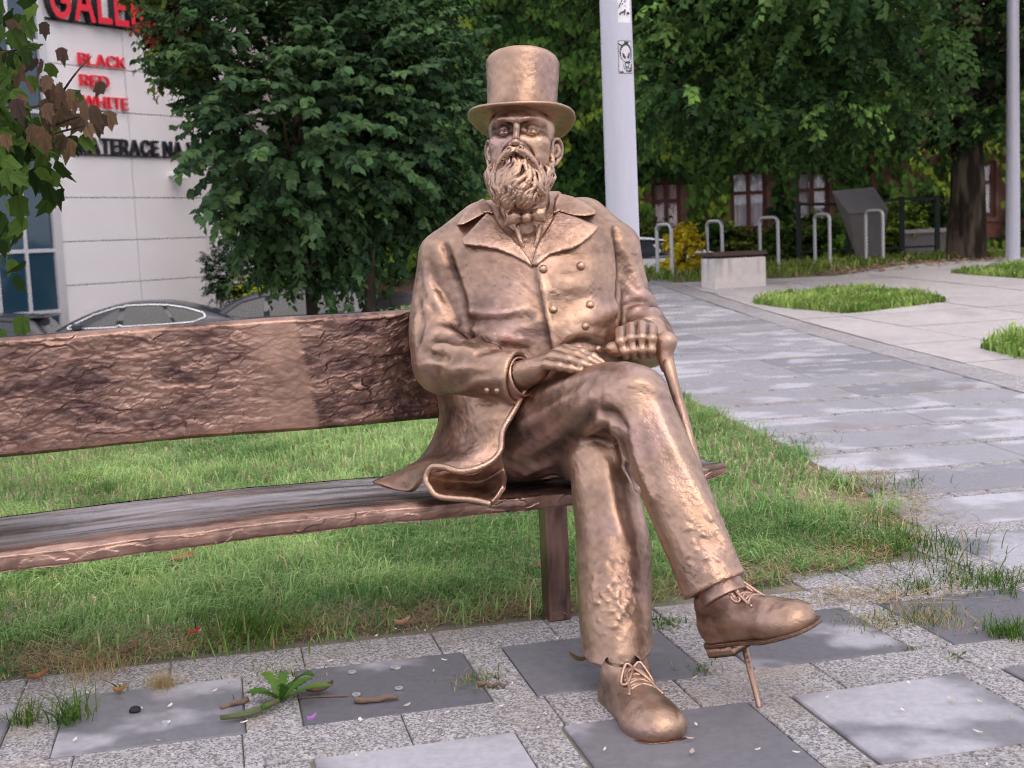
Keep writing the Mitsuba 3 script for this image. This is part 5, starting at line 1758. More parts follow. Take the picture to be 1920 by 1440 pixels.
hd_ = Clay((-.115, -.13, -.20), (.115, .155, .13), .0017)
c = hd_
c.egg((0, -.012, .045), (.074, .094, .080), k=.01)
c.egg((0, .025, -.012), (.064, .070, .095), k=.03)
c.cone((0, -.02, -.06), (0, -.05, -.20), .058, .066, k=.03)
c.cone((-.040, .045, -.085), (.040, .045, -.085), .030, .030, k=.03)
c.egg((0, .078, -.075), (.030, .022, .026), k=.02)
for s in (-1, 1):
    c.egg((s * .046, .050, -.030), (.022, .030, .034), k=.025)
    c.egg((s * .047, .057, .000), (.023, .024, .018), k=.022)                    # cheekbone
    c.cone((s * .052, .057, .051), (s * .014, .0945, .0455), .012, .0115, k=.014)    # brow ridge
    c.egg((s * .066, .020, .04), (.012, .03, .03), k=.02)
c.egg((0, .070, .062), (.045, .024, .03), k=.03)
for s in (-1, 1):
    c.egg((s * .0320, .098, .026), (.0200, .0190, .0130), k=.016, cut=True)        # socket
    c.egg((s * .0155, .100, .030), (.009, .012, .011), k=.012, cut=True)
# eyes
for s in (-1, 1):
    E0 = A(s * .0320, .0708, .0250)
    c.egg(E0, (.0134, .0130, .0130), k=.001)
    def on_eye(a, e, r=.0142):
        return E0 + r * A(math.sin(a) * math.cos(e), math.cos(a) * math.cos(e), math.sin(e))
    # lids: the upper one heavy, the lower one thin over a soft bag
    for e_, rr_, side in ((15, .0156, 1), (-20, .0149, -1)):
        n_ = A(s * .07, -math.sin(math.radians(e_)), math.cos(math.radians(e_))) * side

        def lid(X, Y, Z, n_=n_, rr_=rr_):
            x_, y_, z_ = X - E0[0], Y - E0[1], Z - E0[2]
            q = np.sqrt(x_ * x_ + y_ * y_ + z_ * z_) - rr_
            return np.maximum(np.maximum(q, -(x_ * n_[0] + y_ * n_[1] + z_ * n_[2])), -y_ - .004)
        c.func(E0 - .022, E0 + .022, lid, k=.0016)
    crease = [on_eye(s * math.radians(a), math.radians(e), .0160) for a, e in ((-58, 14), (-28, 34), (4, 40), (36, 32), (64, 10))]
    c.chain(spline(crease, 14), [.0012] * 14, k=.003, cut=True)
    # iris ring and pupil, drilled as sculptors do
    I0 = E0 + A(0, .0128, .0006)
    c.egg(I0 + A(0, .0012, 0), (.0050, .0036, .0050), k=.0006, cut=True)
    c.egg(I0 + A(-.0014, -.0005, .0018), (.0016, .0024, .0016), k=.0006)
    # brow hair
    br = [(s * .009, .1005, .0430), (s * .018, .1010, .0470), (s * .030, .0965, .0505), (s * .043, .083, .0515), (s * .054, .064, .0475)]
    c.chain(spline(br, 14), np.interp(np.linspace(0, 1, 14), [0, .3, .7, 1], [.0050, .0066, .0058, .003]), k=.003)
    # nose wing and cheek fold
    c.egg((s * .0118, .1030, -.0140), (.0072, .0110, .0078), k=.005)
    c.chain([(s * .020, .095, -.010), (s * .029, .089, -.022), (s * .036, .082, -.036)], [.0022, .003, .0022], k=.008, cut=True)
    # ear
    eo = [(s * .072, .018, .001), (s * .0785, .010, .015), (s * .087, -.006, .018), (s * .0925, -.018, .005), (s * .0915, -.021, -.015), (s * .0845, -.010, -.033), (s * .076, .003, -.044), (s * .0715, .010, -.038)]
    c.cone((s * .066, .002, -.008), (s * .082, -.012, -.008), .020, .022, k=.006, squash=((1, .5 * s, 0), .45))
    c.chain(spline(eo, 24), np.interp(np.linspace(0, 1, 24), [0, .5, .8, 1], [.0046, .0052, .0052, .0080]), k=.004)
    c.egg((s * .0875, .004, -.013), (.007, .0085, .016), k=.004, cut=True)
    c.chain([(s * .082, -.008, .001), (s * .087, -.011, -.012), (s * .081, -.004, -.025)], [.003, .0036, .003], k=.004)
    c.egg((s * .074, .012, -.017), (.005, .004, .006), k=.004)
    # hair at the temple and in front of the ear
    for j in range(7):
        z0 = .034 - j * .011
        c.chain([(s * (.0715 + .001 * j % 2), .016, z0 + .006), (s * .073, .021, z0 - .006), (s * .0705, .026, z0 - .018)], [.0035, .0042, .002], k=.004)
# nose
c.chain([(0, .088, .044), (0, .0965, .026), (0, .1065, .006), (0, .113, -.008)], [.0088, .0080, .0078, .0084], k=.008)
c.egg((0, .1145, -.0105), (.0078, .0090, .0074), k=.005)
for s in (-1, 1):
    c.egg((s * .0068, .108, -.0215), (.0042, .0062, .0035), k=.003, cut=True)
put('head', bronze(to_head(c.mesh()), tone=.50, seed=60, rough=.0004, freq=1.3), statue)

# beard: a full mass with wavy locks modelled over it
rb = random.Random(5)
be = Clay((-.105, -.03, -.195), (.105, .155, .015), .0020)
be.egg((0, .060, -.085), (.050, .052, .048), k=.02)
be.egg((0, .083, -.052), (.032, .0225, .022), k=.010)
be.egg((0, .074, -.116), (.040, .042, .044), k=.03)
for s in (-1, 1):
    be.chain([(s * .064, .026, -.014), (s * .062, .031, -.040), (s * .050, .043, -.075), (s * .026, .062, -.110)], [.006, .013, .028, .038], k=.02)
    be.egg((s * .018, .086, -.134), (.021, .022, .032), k=.010)
base = Clay(be.lo, be.lo + be.res * (np.array(be.D.shape) - 1), be.res)
base.D = be.D.copy()



def surf_at(cl, th, z, c0=(0, .02)):
    """Where a horizontal ray at angle th leaves the clay."""
    t = np.linspace(.02, .15, 90)
    P = np.stack([c0[0] + t * math.sin(th), c0[1] + t * math.cos(th), np.full(90, z)], 1)
    s_ = cl.sample(P)
    h = np.nonzero(s_ < 0)[0]
    return P[h[-1]] if len(h) else None


def wave(th, z):
    q = A(th * 3.2, z * 42, 1.7)[None]
    return (meshkit.fbm(q, 2, 77)[0] - .5) * 1.7


for i in range(820):
    th0 = rb.uniform(-1.5, 1.5)
    z0 = -.014 - rb.random() ** .85 * .128
    if abs(th0) < .36 and z0 > -.032:
        z0 = -.032 - rb.random() * .07
    big = i < 210
    L = rb.uniform(.034, .058) if big else rb.uniform(.020, .038)
    P, th, z = [], th0, z0
    n_ = 13
    for j in range(n_):
        t = j / (n_ - 1)
        q = surf_at(base, th, max(z, -.163))
        if q is None:
            break
        o = unit(A(math.sin(th), math.cos(th), -.3))
        out = (.0010 if big else .0036) + (.0065 if big else .0050) * math.sin(min(1, t * 1.25) * 1.9)
        P.append(q + o * out + A(0, 0, min(0, z + .163)))
        g = wave(th, z)
        th += (L / n_) * (g * (26 if big else 44) - (th - .05 * (1 if th0 > 0 else -1)) * 4.5)
        z -= (L / n_) * (1.0 - .25 * abs(g))
    if len(P) > 5:
        r = rb.uniform(.0036, .0054) if big else rb.uniform(.0019, .0031)
        rr = r * np.sin(np.linspace(.5, 3.0, len(P))) ** .7
        be.chain(P, rr, k=.0018)
        if big:
            pass
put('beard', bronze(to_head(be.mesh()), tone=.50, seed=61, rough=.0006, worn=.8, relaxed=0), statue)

mo = Clay((-.075, .03, -.10), (.075, .155, .005), .002)
for s in (-1, 1):
    core = [(s * .002, .112, -.0265), (s * .013, .113, -.0290), (s * .026, .107, -.0395), (s * .0375, .099, -.0530), (s * .0455, .092, -.0680), (s * .0505, .087, -.0790)]
    mo.chain(spline(core, 16), np.interp(np.linspace(0, 1, 16), [0, .25, .6, 1], [.0070, .0108, .0104, .0056]), k=.006)
    for j in range(24):
        o = (rb.uniform(-.0095, .0085), rb.uniform(.001, .007))
        tw = rb.uniform(-1, 1)
        st = rb.uniform(0, .45); en = min(1, st + rb.uniform(.4, .7))
        C = spline(core, 60)[int(st * 58):int(en * 59) + 1]
        tt = np.linspace(0, 1, len(C))[:, None]
        fall = 1 - .6 * np.linspace(st, en, len(C))[:, None]
        Q = C + A(s * .25, 0, 1) * o[0] * fall + A(0, 1, 0) * (o[1] + .004 * np.sin(tt * 5 + tw * 3)) * fall + A(0, 0, 1) * .0022 * np.sin(tt * 7 + tw * 5)
        Q = Q[::5] if len(Q) > 12 else Q[::2]
        if len(Q) > 2:
            mo.chain(Q, .0034 * np.sin(np.linspace(.5, 2.9, len(Q))) ** .7, k=.0008)
    for g_ in range(5):
        C = spline(core, 40)[3 + 3 * g_:24 + 3 * g_:3] + A(0, .0085 - .0006 * g_, .006 - .003 * g_)
        mo.chain(C, [.0013] * len(C), k=.0015, cut=True)
    # the upturned tuft on the cheek
    mo.chain([(s * .050, .088, -.077), (s * .055, .086, -.066), (s * .0555, .081, -.050)], [.0065, .0046, .0015], k=.004)
put('moustache', bronze(to_head(mo.mesh()), tone=.60, seed=62, rough=.0005, worn=.8, relaxed=0), statue)

# hat: turned profile, the brim rolled at the sides, tilted back a little
tb = math.radians(9)
hf2 = math.cos(tb) * hf + math.sin(tb) * hu
hu2 = -math.sin(tb) * hf + math.cos(tb) * hu
prof = [(.0, .160), (.040, .1595), (.080, .157), (.0895, .154), (.0925, .148), (.0915, .125), (.0895, .095), (.0875, .060), (.0870, .026), (.0876, .010), (.0900, .005), (.1010, .0032), (.119, .0033), (.131, .0034), (.1345, .0012), (.1350, -.0025), (.1325, -.0052), (.124, -.0046), (.104, -.0030), (.082, -.0040), (.078, -.004), (.078, .02)]
pr = []
for (a, b), (c_, d_) in zip(prof[:-1], prof[1:]):
    n_ = max(1, int(math.hypot(c_ - a, d_ - b) / .004))
    for i in range(n_):
        pr.append((a + (c_ - a) * i / n_, b + (d_ - b) * i / n_))
pr = np.array(pr + [prof[-1]])
ang = np.linspace(0, 2 * np.pi, 161)[:-1]
R_, Z_ = pr[:, 0][:, None], pr[:, 1][:, None]
ox, oy = np.sin(ang)[None], np.cos(ang)[None]
outer = np.clip((R_ - .083) / .045, 0, 1)
zz = Z_ + outer * (.010 * ox ** 2 - .012 * oy ** 2 + .003) * np.where(Z_ < .01, 1, 0)
wob = 1 + .012 * np.sin(2 * ang + 1)[None] + .006 * np.sin(3 * ang)[None]
Pv = np.stack([R_ * ox * .985 * wob, R_ * oy * 1.06 * wob, np.broadcast_to(zz, (R_ * ox).shape)], -1)
Pv = np.concatenate([Pv, Pv[:, :1]], 1)
hm = grid_mesh(Pv)
hm.merge_vertices(digits_vertex=6)
hm.fix_normals()
HATC = HC + HS * (A(-.002, .0, .064) @ HR)
hm = to_head(hm, np.array([hx, hf2, hu2]), HATC)
if hm.volume < 0:
    hm.invert()
put('top_hat', bronze(hm, tone=.55, seed=63, rough=.0013, freq=.8, worn=.35, relaxed=0), statue)
# ================================================================ street furniture, cars, a passer-by
def mast(name, label, base, r0, r1, h, seams):
    t = thing(name, label, 'lamp post')
    b = A(*base)
    p = [b + A(0, 0, -.1), b + A(0, 0, .02), b + A(0, 0, h * .5), b + A(0, 0, h)]
    z = np.linspace(-.1, h, 40)
    m = tube(np.stack([np.full(40, b[0]), np.full(40, b[1]), b[2] + z], 1), r0 + (r1 - r0) * np.clip(z / h, 0, 1), 40)
    put('shaft', ply(m, 'pole_grey', smooth=40), t)
    fl = trimesh.creation.cylinder(r0 * 1.7, .03, sections=32); fl.apply_translation(b + A(0, 0, .015))
    put('base_plate', ply(fl, 'pole_grey', smooth=40), t)
    arm = tube(spline([b + A(0, 0, h - .02), b + A(-.02, -.1, h + .35), b + A(-.1, -.8, h + .5)], 12), np.full(12, r1 * .7), 12)
    put('arm', ply(arm, 'pole_grey', smooth=40), t)
    put('lamp_head', ply(box((.26, .62, .10), b + A(-.1, -1.0, h + .47), bevel=.03), 'pole_grey', smooth=30), t)
    return t, b


MX = at(1168, 430, 8.6)
mb = on_land(MX[0], MX[1])
m1, mb = mast('lamp_post', 'thick grey lamp post right behind the statue, with two stickers on it', mb, .112, .082, 9.0, 0)
m2, mb2 = mast('lamp_post', 'slender grey lamp post at the right edge of the picture', on_land(8.33, 21.2), .115, .07, 8.5, 0)


def sticker(name, label, base, z0, z1, a0, a1, shapes, ground):
    """A printed label bent round the mast: shapes are (material, polygon) in unit coordinates."""
    def bend(poly, lift):
        m = extrude(poly, .0006)
        e = m.subdivide_to_size(.12) if hasattr(m, 'subdivide_to_size') else m
        m = e
        v = np.array(m.vertices)
        z = z0 + v[:, 1] * (z1 - z0)
        r = .112 + (.082 - .112) * z / 9.0 + lift + v[:, 2]
        a = a0 + (a1 - a0) * v[:, 0]
        q = trimesh.Trimesh(np.stack([base[0] + r * np.sin(a), base[1] - r * np.cos(a), base[2] + z], 1), m.faces, process=False)
        q.fix_normals()
        return q
    t = thing(name, label, 'sticker')
    put('paper', ply(bend(shapely.box(0, 0, 1, 1), .0006), ground), t)
    for k, (mat, poly) in enumerate(shapes):
        for g_ in getattr(poly, 'geoms', [poly]):
            put('print', ply(bend(g_, .0016 + .0004 * k), mat), t)


def ell(cx, cy, rx, ry, rot=0):
    e_ = shapely.affinity.scale(shapely.Point(0, 0).buffer(1, 10), rx, ry)
    return shapely.affinity.translate(shapely.affinity.rotate(e_, rot, origin=(0, 0)), cx, cy)


import shapely.affinity
plain('sticker_paper', (.62, .61, .66), .5)
plain('sticker_white', (.78, .76, .80), .5)
plain('sticker_ink', (.035, .033, .045), .5)
zA = lambda py: at(1168, py, 8.5)[2] - mb[2]
frame_ = shapely.box(0, 0, 1, 1).difference(shapely.box(.035, .02, .965, .98))
ring_ = ell(.52, .63, .44, .30).difference(ell(.52, .60, .36, .255))
shp = [('sticker_ink', frame_), ('sticker_ink', ring_), ('sticker_ink', ell(.36, .53, .13, .055, -38)), ('sticker_ink', ell(.70, .545, .13, .06, 42)), ('sticker_ink', shapely.box(.40, .92, .72, .97)),
       ('sticker_ink', ell(.62, .34, .22, .035)), ('sticker_ink', shapely.LineString([(.42, .30), (.50, .08), (.85, .06), (.92, .28)]).buffer(.02)), ('sticker_ink', shapely.LineString([(.44, .22), (.62, .17), (.70, .28)]).buffer(.018)),
       ('sticker_ink', ell(.78, .14, .09, .045).difference(ell(.78, .14, .05, .022))), ('sticker_ink', shapely.LineString([(.06, .06), (.28, .03), (.22, .07)]).buffer(.016)), ('sticker_ink', shapely.LineString([(.30, .26), (.36, .12)]).buffer(.015)), ('sticker_ink', shapely.LineString([(.05, .90), (.25, .84), (.12, .72)]).buffer(.018))]
sticker('sticker', 'black and white sticker with a big eyed alien head on the thick lamp post', mb, zA(138), zA(76), -.02, .98, shp, 'sticker_paper')
rs2 = random.Random(4)
torn = [('sticker_ink', ell(rs2.uniform(.1, .9), rs2.uniform(.15, .9), rs2.uniform(.02, .10), rs2.uniform(.01, .03), rs2.uniform(0, 90))) for _ in range(22)] + [('sticker_ink', ell(.70, .20, .12, .03))]
sticker('sticker', 'torn white sticker with faded print near the top of the thick lamp post', mb, zA(42), zA(-45), .05, .97, torn, 'sticker_white')

# ---- bicycle stands
RACK = [(2.47, 21.3, 0), (3.56, 22.2, 0), (4.50, 22.4, 0), (5.66, 22.9, 0), (6.66, 23.2, 0)]
LAB = ['leftmost of the five steel hoop bicycle stands, left of the yellow shrub', 'second steel hoop bicycle stand from the left, behind the concrete seat block', 'third of the five steel hoop bicycle stands, right of the concrete seat block', 'fourth steel hoop bicycle stand from the left, left of the dark stone stand', 'rightmost of the five steel hoop bicycle stands, in front of the dark stone stand']
PX = [(1231, 1258, 419), (1325, 1353, 413), (1424, 1458, 406), (1527, 1555, 400), (1623, 1655, 393)]
for i, ((a, b, top), (x, y, _)) in enumerate(zip(PX, RACK)):
    t = thing('bicycle_stand', LAB[i], 'bicycle stand', 'steel bicycle stands along the far edge of the square')
    p0, p1 = at(a, top + 5, y + .15), at(b, top + 5, y - .15)
    z1 = at((a + b) / 2, top + 2, y)[2]
    b0_, b1_ = on_land(p0[0], p0[1], -.05), on_land(p1[0], p1[1], -.05)
    r = .09
    d = unit(A(p1[0] - p0[0], p1[1] - p0[1], 0))
    c0, c1 = A(p0[0], p0[1], z1), A(p1[0], p1[1], z1)
    arc = lambda c, s0: [c + d * s0 * r * (1 - math.cos(t_)) + A(0, 0, -r + r * math.sin(t_)) for t_ in np.linspace(0, math.pi / 2, 6)]
    left = arc(c0, 1)
    right = [c1 - d * r * (1 - math.cos(t_)) + A(0, 0, -r + r * math.sin(t_)) for t_ in np.linspace(math.pi / 2, 0, 6)]
    pts = [b0_] + left + right + [b1_]
    dense = [pts[0], pts[0] + (pts[1] - pts[0]) * .98] + pts[1:-1] + [pts[-2] + (pts[-1] - pts[-2]) * .02, pts[-1]]
    put('hoop', ply(tube(dense, .030, 12), 'galvanised', smooth=50), t)
    for q in (b0_, b1_):
        f_ = trimesh.creation.cylinder(.055, .012, sections=16); f_.apply_translation(q + A(0, 0, .058))
        put('foot', ply(f_, 'galvanised', smooth=40), t)

# ---- concrete seat block
t = thing('seat_block', 'low pale concrete seat block with a dark wooden top, streaked by rain', 'seat')
L0, C0, R0 = A(2.777, 18.45, 0), A(2.908, 18.0, 0), A(3.66, 18.2, 0)
e1, e2 = R0 - C0, L0 - C0
zb_ = .345
blk = frame_box(C0 + A(0, 0, zb_), e1, e2, A(0, 0, .445), .012)
blk.fix_normals()
put('body', ply(blk, 'streaked_concrete', smooth=25), t)
g1 = frame_box(C0 + e1 * .02 + e2 * .05 + A(0, 0, zb_ + .445), e1 * .96, e2 * .9, A(0, 0, .03)); g1.fix_normals()
put('gap', ply(g1, 'rubber'), t)
for i in range(3):
    pl = frame_box(C0 - e1 * .015 + e2 * (-.05 + .37 * i) + A(0, 0, zb_ + .476), e1 * 1.03, e2 * .35, A(0, 0, .055), .008); pl.fix_normals()
    put('plank', ply(pl, 'dark_wood', smooth=25), t)

# ---- the dark stone stand with a slanted face
t = thing('information_stand', 'dark grey stone stand with a slanted plate on a tapering foot', 'information stand')
Y0 = 24.2
c8 = [at(1608, 487, Y0), at(1652, 484, Y0 + .1), at(1592, 404, Y0 - .25), at(1664, 398, Y0 - .1), at(1561, 363, Y0 + .45), at(1637, 356, Y0 + .6), at(1622, 482, Y0 + .5), at(1648, 480, Y0 + .5), at(1585, 404, Y0 + .62), at(1650, 398, Y0 + .7)]
foot = trimesh.convex.convex_hull(np.array([c8[0], c8[1], c8[2], c8[3], c8[4], c8[5], c8[6], c8[7]]))
put('body', ply(foot, 'stone_grey', smooth=15), t)
nrm_ = unit(np.cross(c8[3] - c8[2], c8[4] - c8[2]))
if nrm_[2] < 0:
    nrm_ = -nrm_
q = np.array([c8[2], c8[3], c8[5], c8[4]]); cen = q.mean(0)
q = cen + (q - cen) * 1.03
put('plate', ply(trimesh.convex.convex_hull(np.vstack([q + nrm_ * .012, q + nrm_ * .052])), 'stone_grey', smooth=15), t)

# ---- fence and low wall behind it
t = thing('fence', 'dark metal fence with square posts and a top rail under the big tree', 'fence')
FX = [(1497, 30), (1590, 0), (1691, 0), (1757, 0)]
fy = 25.6
ft = [at(px, 378 if px < 1600 else 368, fy)[2] for px, _ in FX]
xs_ = [at(px, 400, fy)[0] for px, _ in FX]
for x_, z_ in zip(xs_, ft):
    put('post', ply(box((.085, .085, z_ - .35), (x_, fy, (z_ + .35) / 2)), 'fence_dark'), t)
for i in range(len(xs_) - 1):
    put('rail', ply(frame_box((xs_[i] + .043, fy - .025, ft[i] - .08), (xs_[i + 1] - xs_[i] - .086, 0, ft[i + 1] - ft[i]), (0, .05, 0), (0, 0, .06)), 'fence_dark'), t)
    put('rail', ply(frame_box((xs_[i] + .043, fy - .02, .66), (xs_[i + 1] - xs_[i] - .086, 0, 0), (0, .04, 0), (0, 0, .04)), 'fence_dark'), t)
t = thing('low_wall', 'low concrete wall with a pale coping behind the dark fence', 'wall')
wx0, wx1 = at(1690, 460, 27.4)[0], at(1792, 460, 27.4)[0]
put('body', ply(box((wx1 - wx0, .3, .55), ((wx0 + wx1) / 2, 27.4, .66)), 'stone_grey'), t)
put('coping', ply(box((wx1 - wx0 + .1, .4, .08), ((wx0 + wx1) / 2, 27.4, .976)), 'concrete'), t)
t = thing('low_wall', 'long low wall far right behind the trunk, with a person sitting on it', 'wall')
sx0 = at(1850, 450, 31.0)[0]
put('body', ply(box((5.0, .45, .50), (sx0 + 2.5, 31.0, .70)), 'stone_grey'), t)
put('coping', ply(box((5.1, .52, .07), (sx0 + 2.5, 31.0, .986)), 'concrete'), t)

# ---- the person on the wall
pc = at(1886, 452, 30.72)
P0 = A(pc[0], 30.75, 1.02)
t = thing('person', 'grey haired person in a white shirt sitting on the low wall far right', 'person')
bd = Clay(P0 + A(-.75, -.75, -.62), P0 + A(.45, .35, 1.02), .016)
bd.egg(P0 + A(-.02, 0, .84), (.085, .10, .115), k=.01)
bd.egg(P0 + A(-.085, -.02, .82), (.02, .02, .025), k=.02)
bd.cone(P0 + A(0, .02, .60), P0 + A(-.01, .01, .78), .06, .055, k=.03)
bd.cone(P0 + A(0, .02, .12), P0 + A(.02, .03, .52), .14, .155, k=.05)
for s in (-1, 1):
    bd.chain([P0 + A(.02, s * .17, .55), P0 + A(-.08, s * .20, .30), P0 + A(-.34, s * .12, .20)], [.052, .046, .036], k=.03)
    bd.egg(P0 + A(-.40, s * .10, .20), (.05, .035, .03), k=.02)
    bd.chain([P0 + A(0, s * .10, .08), P0 + A(-.44, s * .12, .09), P0 + A(-.44, s * .12, -.38)], [.09, .075, .05], k=.03)
    bd.chain([P0 + A(-.44, s * .12, -.42), P0 + A(-.56, s * .12, -.46)], [.045, .04], k=.02)
put('body', ply(bd.mesh(), 'skin', smooth=True), t)
sh = Clay(P0 + A(-.40, -.40, -.1), P0 + A(.35, .40, .75), .018)
sh.cone(P0 + A(0, .02, .10), P0 + A(.02, .03, .53), .165, .175, k=.05)
sh.cone(P0 + A(.02, -.14, .56), P0 + A(.02, .18, .56), .085, .085, k=.04)
for s in (-1, 1):
    sh.cone(P0 + A(.02, s * .17, .55), P0 + A(-.05, s * .20, .38), .072, .07, k=.03)
put('shirt', ply(sh.mesh(), 'cloth_white', smooth=True), t)
tz = Clay(P0 + A(-.75, -.4, -.6), P0 + A(.35, .4, .35), .018)
for s in (-1, 1):
    tz.chain([P0 + A(0.02, s * .09, .09), P0 + A(-.44, s * .12, .10), P0 + A(-.44, s * .12, -.36)], [.12, .09, .07], k=.04)
put('trousers', ply(tz.mesh(), 'cloth_dark', smooth=True), t)
hr_ = Clay(P0 + A(-.2, -.2, .7), P0 + A(.2, .2, 1.05), .014)
hr_.egg(P0 + A(.015, .01, .87), (.088, .105, .105), k=.01)
hr_.egg(P0 + A(-.10, -.02, .80), (.075, .12, .09), k=.01, cut=True)
put('hair', ply(hr_.mesh(), 'hair_grey', smooth=True), t)

# ---- parked cars: side profile, tapering glasshouse, windows with bright trim, wheels
def car(label, at_, rot, paint, belt, roof, glass, nose, tail, width=1.82, trim='chrome', group='cars parked below the lawn', spoiler=False):
    """All profiles run along the car (x, z); the car's front points to -x."""
    t = thing('parked_car', label, 'car', group)
    Rz = trimesh.transformations.rotation_matrix(rot, [0, 0, 1]); Rz[:3, 3] = at_

    def place_(m):
        m = m.copy(); m.apply_transform(Rz); return m

    prof = nose + [(x, z) for x, z in belt] + tail
    poly = Polygon(prof)
    for wx in (-1.42, 1.38):
        poly = poly.difference(shapely.Point(wx, .33).buffer(.36, 16))
    b = extrude(poly, width)
    v = np.array(b.vertices)
    y = v[:, 2] - width / 2
    bs_ = b.subdivide().subdivide()
    v = np.array(bs_.vertices); y = v[:, 2] - width / 2
    y = y * (1 - .10 * np.clip((v[:, 1] - .55) / .45, 0, 1) ** 2 - .05 * np.clip((.5 - v[:, 1]) / .4, 0, 1) - .10 * np.clip((np.abs(v[:, 0]) - 1.9) / .45, 0, 1) ** 2)
    bs_.vertices = np.stack([v[:, 0], y, v[:, 1]], 1)
    bs_.fix_normals()
    put('body', ply(place_(bs_), paint, smooth=30), t)
    # glasshouse: the roof line lofted inwards
    rl = spline([(x, z, 0) for x, z in roof], 40)[:, :2]
    zb2 = np.interp(rl[:, 0], [p[0] for p in belt], [p[1] for p in belt]) - .02
    ws, rows = [], []
    for x, z in rl:
        zb3 = float(np.interp(x, [p[0] for p in belt], [p[1] for p in belt])) - .03
        hb, ht = width / 2 * .90, width / 2 * .90 - .30 * max(0, z - zb3) / .5 * .75
        z = max(z, zb3 + .002)
        rows.append([(x, -hb, zb3), (x, -(hb + ht) / 2 - .012, (z + zb3) / 2), (x, -ht, z - .035), (x, -ht * .90, z - .004), (x, 0, z + .018), (x, ht * .90, z - .004), (x, ht, z - .035), (x, (hb + ht) / 2 + .012, (z + zb3) / 2), (x, hb, zb3)])
    gm = grid_mesh(np.array(rows))
    if gm.face_normals[:, 2].mean() < 0:
        gm.invert()
    put('cabin', ply(place_(gm), paint, smooth=40), t)

    def side_y(x, z):
        zb3 = float(np.interp(x, [p[0] for p in belt], [p[1] for p in belt])) - .03
        zr = float(np.interp(x, rl[:, 0], rl[:, 1]))
        zr = max(zr, zb3 + .05)
        hb, ht = width / 2 * .90, width / 2 * .90 - .30 * max(0, zr - zb3) / .5 * .75
        k = np.clip((z - zb3) / (zr - .035 - zb3), 0, 1)
        return hb + (ht - hb) * k + .024 * k * (1 - k) * 2

    for sd in (-1, 1):
        for gpoly in glass:
            gp_ = Polygon(gpoly)
            m = extrude(gp_, .001).subdivide().subdivide()
            vv = np.array(m.vertices)
            yy = np.array([side_y(a, c_) for a, c_ in vv[:, :2]]) + .012
            m = trimesh.Trimesh(np.stack([vv[:, 0], sd * yy, vv[:, 1]], 1), m.faces, process=False)
            put('side_window', ply(place_(m), 'car_glass', smooth=True), t)
        if True:
            hull = union_all([Polygon(g_).buffer(.09) for g_ in glass]).buffer(-.067)
            hull = max(getattr(hull, 'geoms', [hull]), key=lambda q_: q_.area)
            mb_ = extrude(Polygon(hull.exterior), .001).subdivide().subdivide()
            vv = np.array(mb_.vertices)
            yy = np.array([side_y(a, c_) for a, c_ in vv[:, :2]]) + .0025
            put('window_surround', ply(place_(trimesh.Trimesh(np.stack([vv[:, 0], sd * yy, vv[:, 1]], 1), mb_.faces, process=False)), 'rubber'), t)
            ex = np.array(hull.exterior.coords)
            pts = np.array([(a, sd * (side_y(a, c_) + .012), c_) for a, c_ in ex])
            put('window_trim', ply(place_(tube(pts, .016, 6, cap=False)), trim, smooth=True), t)
        for wx in (-1.42, 1.38):
            w_ = trimesh.creation.cylinder(.325, .21, sections=28); w_.apply_transform(trimesh.transformations.rotation_matrix(math.pi / 2, [1, 0, 0])); w_.apply_translation((wx, sd * (width / 2 - .13), .325))
            wk = put('wheel', ply(place_(w_), 'rubber', smooth=40), t)
            r_ = trimesh.creation.cylinder(.21, .03, sections=24); r_.apply_transform(trimesh.transformations.rotation_matrix(math.pi / 2, [1, 0, 0])); r_.apply_translation((wx, sd * (width / 2 - .02), .325))
            put('rim', ply(place_(r_), 'galvanised', smooth=40), wk)
        put('mirror', ply(place_(box((.18, .2, .13), (-.80, sd * (width / 2 + .02), belt[1][1] + .05), bevel=.03)), paint, smooth=30), t)
    # windscreen and rear window
    for i0, i1 in ((1, 9), (30, 39)):
        R_ = np.array(rows)[i0:i1, 3:6].copy()
        R_[:, 0, 1] *= .96; R_[:, 2, 1] *= .96
        R_[..., 2] += .008
        put('windscreen' if i0 == 1 else 'rear_window', ply(place_(grid_mesh(R_)), 'car_glass', smooth=True), t)
    if spoiler:
        put('spoiler', ply(place_(box((.34, 1.25, .035), (roof[-3][0] + .10, 0, roof[-3][1] + .012), bevel=.012)), paint, smooth=30), t)
    return t


